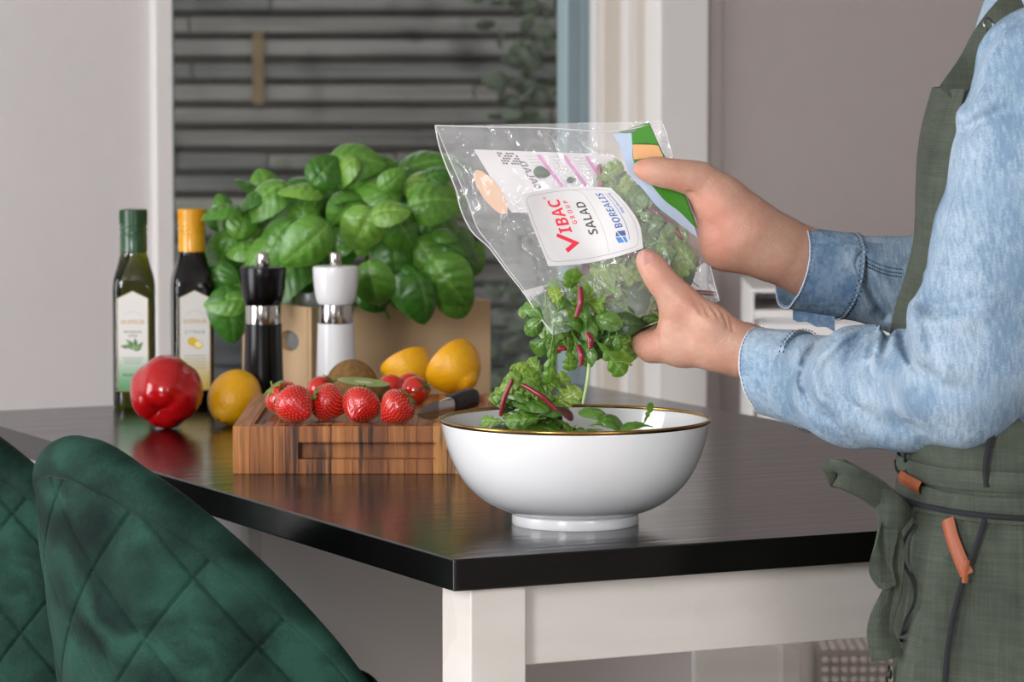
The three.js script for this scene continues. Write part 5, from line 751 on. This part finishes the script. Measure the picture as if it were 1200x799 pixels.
  // collar
  obj('collar', L(boxUV(sheet(40, 8, (u, v) => { const a = lerp(-2.9, 2.9, u), r = lerp(0.063, 0.085, v) , c = B(-0.022 + Math.cos(a) * r, -Math.sin(a) * r, lerp(1.445, 1.402, v) - 0.03 * Math.exp(-a * a * 2) * v); return c; }, 0.003))), denim, t);
  // ------------------------------------------------ apron: a cloth round the front of the trunk
  const apronTex = tex(512, 512, tile((u, v) => { const w = (Math.sin(u * 6.2832 * 128) * 0.5 + Math.sin(v * 6.2832 * 128) * 0.5), m = fbm(u * 5, v * 5, 4, 4), s = fbm(u * 120, v * 6, 2, 2), q = fbm(u * 6, v * 120, 9, 2); return mixc(hex(0x2c3229), hex(0x575f50), clamp(0.45 + w * 0.12 + (m - 0.5) * 0.8 + (s - 0.5) * 0.35 + (q - 0.5) * 0.35)); }), { repeat: [5, 5] });
  const weave = tex(128, 128, (u, v) => 0.5 + 0.25 * Math.sin(u * 6.2832 * 32) + 0.25 * Math.sin(v * 6.2832 * 32), { srgb: false, repeat: [22, 22] });
  const linen = std(0xffffff, 0.92, { map: apronTex, bumpMap: weave, bumpScale: 0.0007, sheen: 0.2, sheenColor: 0x9aa08a });
  const black = std(0x14161a, 0.85), leather = std(0xffffff, 0.5, { map: tex(64, 64, tile((u, v) => mixc(hex(0x8a4424), hex(0xa35a34), fbm(u * 8, v * 8, 2))), {}), bumpMap: orange, bumpScale: 0.0004 });
  // radius of the cloth round the body: a from straight ahead (0) toward the near side (positive), at height y
  const cloth = (a, y, off = 0) => {
    const bib = sst(0.98, 1.1, y), A = lerp(lerp(0.13, 0.133, sst(0.98, 1.2, y)), 0.137, sst(0.9, 0.6, y)), Bw = lerp(lerp(0.176, 0.166, sst(0.95, 1.1, y)), 0.19, sst(0.9, 0.6, y)), waist = 0.01 * Math.exp(-(((y - 0.965) / 0.035) ** 2));
    const fl = (0.008 * Math.sin(a * 5 + y * 3 + 1) + 0.006 * Math.sin(a * 9 - y * 9)) * sst(0.95, 0.75, y) + 0.009 * (fbm(a * 2.5 + 4, y * 7, 3, 4) - 0.5) + 0.006 * bib * Math.sin(y * 30 + a * 2);
    const c = Math.cos(a), s = Math.sin(a), r = 1 / Math.sqrt((c / (A - waist)) ** 2 + (s / (Bw - waist)) ** 2) + fl + off; return B(c * r - 0.038 * Math.pow(Math.max(0, (y - 1.12) / 0.22), 1.1), -s * r, y);
  };
  const YB = at(1090, 103, 3.6).y;                                                                     // top edge of the bib
  const apronBody = sheet(110, 150, (u, v) => { const y = lerp(0.5, YB, v), lim = lerp(2.3, lerp(1.4, 0.95, sst(1.15, 1.33, y)), sst(0.93, 1.1, y)); return cloth(lerp(-lim, lim, u), y); }, 0.002);
  const apron = obj('apron', L(boxUV(apronBody)), linen, t);
  // find the place on the cloth that is seen at a pixel of the photograph's near side
  const onCloth = (px, py, off = 0) => { let best = null, bd = 1e9; for (let it = 0, ya = 0.45, yb = 1.4, aa = 0, ab = 2.2; it < 5; it++) { const ny = it ? 20 : 56, na = it ? 20 : 56; let by, ba; for (let i = 0; i <= ny; i++) for (let j = 0; j <= na; j++) { const y = lerp(ya, yb, i / ny), a = lerp(aa, ab, j / na), p = cloth(a, y), q = at(px, py, -p.z), d = Math.hypot(q.x - p.x, q.y - p.y) - 0.0012 * a; if (d < bd) { bd = d; by = y; ba = a; best = [a, y]; } } const sy = (yb - ya) / ny * 1.5, sa = (ab - aa) / na * 1.5; ya = best[1] - sy; yb = best[1] + sy; aa = best[0] - sa; ab = best[0] + sa; } return cloth(best[0], best[1], off); };
  const ribbon = (pts, w, th, n = 40, round = false) => { const q = ((c) => new THREE.CatmullRomCurve3(c.getPoints(24).map((k) => onCloth(k.x, k.y, 0.0055))))(new THREE.CatmullRomCurve3(pts.map(([x, y]) => V(x, y, 0)))); const P = q.getPoints(n), g = sheet(n, 6, (u, v) => { const i = Math.round(u * n), p = P[i], d = P[Math.min(n, i + 1)].clone().sub(P[Math.max(0, i - 1)]).normalize(), out = p.clone().sub(B(0, 0, p.y)).setY(0).normalize(), s = new THREE.Vector3().crossVectors(d, out).normalize(); return p.clone().addScaledVector(s, (v - 0.5) * w).addScaledVector(out, th * Math.sin(Math.PI * v)); }); return L(boxUV(g)); };
  obj('black_piping', ribbon([[1073, 515], [1067, 535], [1069, 553], [1076, 565]], 0.0032, 0.0022), black, apron);
  obj('black_piping', ribbon([[1050, 541], [1058, 551], [1066, 558]], 0.0028, 0.002), black, apron);
  obj('black_stripe', ribbon([[1166, 500], [1160, 525], [1157, 545], [1158, 570]], 0.006, 0.0016), black, apron);
  obj('black_stripe', ribbon([[1157, 606], [1146, 640], [1134, 672], [1122, 715], [1114, 760], [1110, 810]], 0.0062, 0.0018), black, apron);
  obj('black_piping', ribbon([[1078, 612], [1066, 632], [1064, 655], [1075, 682], [1077, 702], [1066, 728], [1062, 750]], 0.0034, 0.0024), black, apron);
  obj('black_piping', ribbon([[1050, 780], [1047, 795], [1049, 812]], 0.003, 0.002), black, apron);
  // waist band: a flat strap tied round the apron, a black stripe along it
  const band = (y0, y1, off, a0 = -2.2, a1 = 2.2) => sheet(90, 6, (u, v) => cloth(lerp(a0, a1, u), lerp(y0(lerp(a0, a1, u)), y1(lerp(a0, a1, u)), v), off + 0.003 * Math.sin(Math.PI * v)), 0.002);
  const yAt = (px, py) => onCloth(px, py).y, yt = yAt(1120, 575), yl = yAt(1120, 609);
  obj('waist_strap', L(boxUV(band((a) => yl + 0.003 * Math.sin(a * 2), (a) => yt + 0.003 * Math.sin(a * 3), 0.005))), linen, apron);
  obj('strap_stripe', L(boxUV(band((a) => lerp(yl, yt, 0.16) + 0.003 * Math.sin(a * 2), (a) => lerp(yl, yt, 0.36) + 0.003 * Math.sin(a * 2), 0.0085))), black, apron);
  obj('waist_strap', L(boxUV(band(() => yAt(1120, 572), () => yAt(1120, 549), 0.003, -2.2, 1.75))), linen, apron);
  // leather tabs
  const tab = (pts, w) => ribbon(pts, w, 0.003, 24);
  const tb = obj('leather_tab', tab([[1114, 607], [1119, 628], [1127, 650], [1136, 672]], 0.0135), leather, apron); tb.position.set(-0.0006, 0, 0.0022);
  const tb2 = obj('leather_tab', tab([[1136, 654], [1134, 668], [1133, 681]], 0.006), leather, apron); tb2.position.set(-0.0005, 0, 0.0042);
  const tb3 = obj('leather_tab', tab([[1064, 558], [1074, 564], [1086, 571]], 0.0125), leather, apron); tb3.position.set(-0.002, 0, 0.0042);
  // bow at the side of the waist: knot, loop and two hanging tails
  const Zk = 3.53;
  const strip = (pts, w, tw, n = 40) => { const c = new THREE.CatmullRomCurve3(pts.map((p) => at(...p))); return boxUV(sheet(n, 8, (u, v) => { const p = c.getPoint(u), d = c.getTangent(u), a = tw(u), up = new THREE.Vector3().crossVectors(d, V(0, 0, 1)).normalize(), s = up.multiplyScalar(Math.cos(a)).addScaledVector(V(0, 0, 1), Math.sin(a)).normalize(), o = new THREE.Vector3().crossVectors(s, d).normalize(), ww = typeof w === 'function' ? w(u) : w; return p.addScaledVector(s, (v - 0.5) * ww).addScaledVector(o, 0.0035 * Math.sin(v * Math.PI * 2 + u * 5)); }, 0.0022)); };
  obj('tie_knot', L(nets(chain([...rad([[1036, 578, Zk, 10], [1044, 596, Zk - 0.004, 16], [1046, 610, Zk, 13], [1056, 600, Zk + 0.01, 14]])], 0.008), at(1010, 640, Zk + 0.05).add(V(0, 0, -0.03)), at(1085, 545, Zk - 0.02).add(V(0, 0, 0.05)), 0.0025)), linen, apron);
  obj('bow_loop', L(strip([[1044, 588, Zk], [1020, 570, Zk - 0.012], [990, 556, Zk - 0.018], [979, 553, Zk - 0.006], [990, 556, Zk + 0.014], [1020, 572, Zk + 0.02], [1042, 592, Zk + 0.01]], (u) => lerp(0.028, 0.021, Math.abs(u - 0.5) * 2), (u) => 0.25 * Math.sin(u * 3))), linen, apron);
  obj('bow_tail', L(strip([[1042, 608, Zk - 0.004], [1035, 635, Zk - 0.01], [1033, 662, Zk - 0.012], [1039, 688, Zk - 0.008]], (u) => 0.015 + 0.009 * Math.sin(u * 3.1), (u) => 0.5 * Math.sin(u * 4))), linen, apron);
  obj('bow_tail', L(strip([[1046, 612, Zk + 0.004], [1049, 650, Zk], [1045, 690, Zk], [1033, 735, Zk], [1040, 772, Zk]], (u) => 0.009 + 0.021 * u, (u) => -0.4 * u + 0.5)), linen, apron);
  // shoulder strap of the bib with its small metal ring
  const strapPts = [cloth(0.8, YB - 0.006, 0.002), at(1139, 72, 3.56), at(1154, 44, 3.555), at(1175, 16, 3.55), at(1202, -8, 3.56), B(-0.06, -0.06, YB + 0.09), B(-0.11, -0.05, YB + 0.05), B(-0.13, -0.02, YB - 0.03)];
  const sc = new THREE.CatmullRomCurve3(strapPts); obj('shoulder_strap', L(boxUV(sheet(50, 4, (u, v) => sc.getPoint(u).addScaledVector(new THREE.Vector3().crossVectors(sc.getTangent(u), V(0, 0, 1)).normalize().multiplyScalar(-0.75).addScaledVector(rz, 0.6).normalize(), (v - 0.5) * 0.03), 0.0025))), linen, apron);
  { const p = at(1159, 29, 3.47); obj('strap_ring', L(new THREE.TorusGeometry(0.0065, 0.0014, 8, 24).rotateY(0.8).rotateZ(0.4).translate(p.x, p.y, p.z)), std(0x8a8a88, 0.25, { metalness: 1 }), apron); }
  // trousers and shoes, below the frame
  const legs = chain([cone(B(-0.015, -0.07, 0.9), B(0.0, -0.08, 0.5), 0.084, 0.07), cone(B(-0.015, 0.07, 0.9), B(0.0, 0.08, 0.5), 0.084, 0.07), cone(B(0.005, -0.09, 0.5), B(-0.02, -0.095, 0.09), 0.072, 0.058), cone(B(0.005, 0.09, 0.5), B(-0.02, 0.095, 0.09), 0.072, 0.058)], 0.02);
  obj('trousers', L(nets((x, y, z) => Math.max(legs(x, y, z) + 0.003 * (noise(x * 25, y * 25, z * 25) - 0.5), 0.07 - y, y - 0.98), V(0.26, 0.04, -3.83), V(0.74, 1.0, -3.28), 0.012)), std(0x23262d, 0.85), t);
  for (const s of [-1, 1]) obj('shoe', L(nets((x, y, z) => Math.max(chain([cone(B(-0.05, s * 0.095, 0.045), B(0.13, s * 0.1, 0.032), 0.042, 0.036), cone(B(-0.03, s * 0.095, 0.05), B(-0.03, s * 0.095, 0.1), 0.04, 0.045)], 0.02)(x, y, z), 0.001 - y), B(0.04, s * 0.095, -0.02).add(V(-0.2, 0, -0.12)), B(0.04, s * 0.095, 0.17).add(V(0.2, 0, 0.12)), 0.008)), std(0x2c2522, 0.6), t);
}

// ---------------------------------------------------------------- green velvet counter chairs
{
  const pile = tex(512, 512, tile((u, v) => { const wx = fbm(u * 6, v * 6, 11, 3) * 1.4, n = fbm(u * 7 + wx, v * 9 + wx, 3, 6), r = Math.pow(1 - Math.abs(2 * fbm(u * 4 + 2, v * 4, 8, 4) - 1), 3), f = noise(u * 300, v * 300, 3); return mixc(hex(0x061713), hex(0x25483c), clamp(n * 2.1 - 0.5 + r * 0.15 + (f - 0.5) * 0.22)); }), {});
  const fibre = tex(256, 256, tile((u, v) => noise(u * 128, v * 128, 2)), { srgb: false });
  const velvet = std(0xffffff, 0.8, { map: pile, bumpMap: fibre, bumpScale: 0.0004, sheen: 0.3, sheenColor: 0x4f8a70, sheenRoughness: 0.35, specularIntensity: 0.3 });
  const seamMat = std(0x061a14, 0.8), metal = std(0x151515, 0.4, { metalness: 0.7 });
  // a from the middle of the back (0) round to the fronts of the arms; r: the shell's plan; h: height of its rim
  const lim = 1.78, rimTable = [0.981, 0.981, 0.973, 0.959, 0.943, 0.922, 0.896, 0.865, 0.83, 0.791, 0.745, 0.70, 0.66], rimH = (a) => { const q = Math.min(11.99, Math.abs(a) * 180 / Math.PI / 7.5 * 0.93 + 0.35), i = Math.floor(q), t = q - i, p = (k) => rimTable[clamp(k, 0, 12)]; return 0.5 * (2 * p(i) + (p(i + 1) - p(i - 1)) * t + (2 * p(i - 1) - 5 * p(i) + 4 * p(i + 1) - p(i + 2)) * t * t + (3 * p(i) - p(i - 1) - 3 * p(i + 1) + p(i + 2)) * t * t * t); }, plan = (a, y) => 0.235 + 0.035 * sst(0.55, 0.95, y) + 0.02 * sst(1.0, 1.7, Math.abs(a)), low = 0.60;
  const shellP = (a, v, off = 0) => { const y = lerp(low, rimH(a), v), r = plan(a, y) + off; return V(-Math.cos(a) * r, y, Math.sin(a) * r); };
  const quilt = (a, v) => { const y = lerp(low, rimH(a), v) , p = a * 0.26 / 0.125 + 0.12, q = (y + 0.02) / 0.135, d1 = Math.abs(((p + q) % 1 + 1) % 1 - 0.5), d2 = Math.abs(((p - q) % 1 + 1) % 1 - 0.5), g = Math.min(0.5 - d1, 0.5 - d2); return -0.0034 * Math.exp(-Math.pow(g / 0.011, 1.3)) + 0.0045 * Math.sqrt(clamp(g * 2)); };
  const makeChair = (label) => {
    const t = thing('velvet_chair', label, 'chair', V(0, 0, 0), 0);
    const outer = sheet(420, 190, (u, v) => { const a = lerp(-lim, lim, u); return shellP(a, v * 0.9, quilt(a, v * 0.9)); }); boxUVcyl(outer); obj('quilted_back', outer, velvet, t);
    const inner = sheet(100, 30, (u, v) => { const a = lerp(lim, -lim, u); return shellP(a, v * 0.96, -0.045 + 0.008 * Math.sin(Math.PI * v)); }); boxUVcyl(inner); obj('inner_back', inner, velvet, t);
    // padded roll over the rim, its lower edge sewn down
    const roll = sheet(140, 22, (u, v) => { const a = lerp(-lim, lim, u), b = lerp(-0.9, Math.PI + 0.4, v), h = rimH(a), r = plan(a, h), y = lerp(low, h, 0.9); const cx = r - 0.0215, cy = h - 0.022; const ox = Math.cos(b) * 0.0265, oy = Math.sin(b) * 0.024, f = v < 0.18 ? 1 - v / 0.18 : 0; const rr_ = lerp(cx + ox, plan(a, y) + 0.0015, f), yy = lerp(cy + oy, y, f); return V(-Math.cos(a) * rr_, yy, Math.sin(a) * rr_); }); boxUVcyl(roll); obj('padded_rim', roll, velvet, t);
    const stitchLine = []; for (let i = 0; i <= 60; i++) stitchLine.push(shellP(lerp(-lim, lim, i / 60), 0.9, 0.0012)); obj('rim_seam', tube(stitchLine, 0.0012, 160, 6), seamMat, t);
    for (const s of [-1, 1]) { const e = sheet(14, 30, (u, v) => { const o = shellP(s * lim, v * 0.97, 0), i = shellP(s * lim, v * 0.97, -0.045), f = V(Math.sin(lim) , 0, s * Math.cos(lim) * -1); return o.lerp(i, u).add(V(Math.sin(lim) * 0.014 * Math.sin(Math.PI * u), 0, s * 0.014 * -Math.cos(lim) * Math.sin(Math.PI * u) * -0.2)); }); boxUVcyl(e); obj('arm_front', e, velvet, t); }
    const seat = new RoundedBoxGeometry(0.44, 0.1, 0.44, 4, 0.04).translate(0.03, 0.6, 0); obj('seat', boxUV(seat), velvet, t);
    for (const [x, z] of [[-0.15, -0.15], [-0.15, 0.15], [0.18, -0.17], [0.18, 0.17]]) obj('leg', taper([V(x * 0.8, 0.57, z * 0.8), V(x * 1.25, 0.012, z * 1.25)], [0.014, 0.011], 6, 12), metal, t);
    obj('foot_rail', tube([V(0.2, 0.22, -0.2), V(0.22, 0.22, 0), V(0.2, 0.22, 0.2)], 0.008, 16, 8), metal, t);
    return t;
  };
  function boxUVcyl(g) { const p = g.attributes.position, uv = g.attributes.uv; for (let i = 0; i < p.count; i++) uv.setXY(i, Math.atan2(p.getZ(i), -p.getX(i)) * 0.25 * 2.2, p.getY(i) * 2.2); return g; }
  const f = Math.atan2(0.3, 0.954) + 15 * Math.PI / 180;                                                        // the way the chairs face: toward the island
  const a = makeChair('green quilted velvet chair in front, its curved back fully in view'); a.position.set(-0.222, 0, -3.97); a.rotation.y = f;
  const b = a.clone(); b.name = numbered('velvet_chair'); scene.add(b); b.position.set(-0.462, 0, -4.46); tag(b, 'green velvet chair farther back, mostly hidden behind the other velvet chair', 'chair');
}

renderer.render(scene, camera);
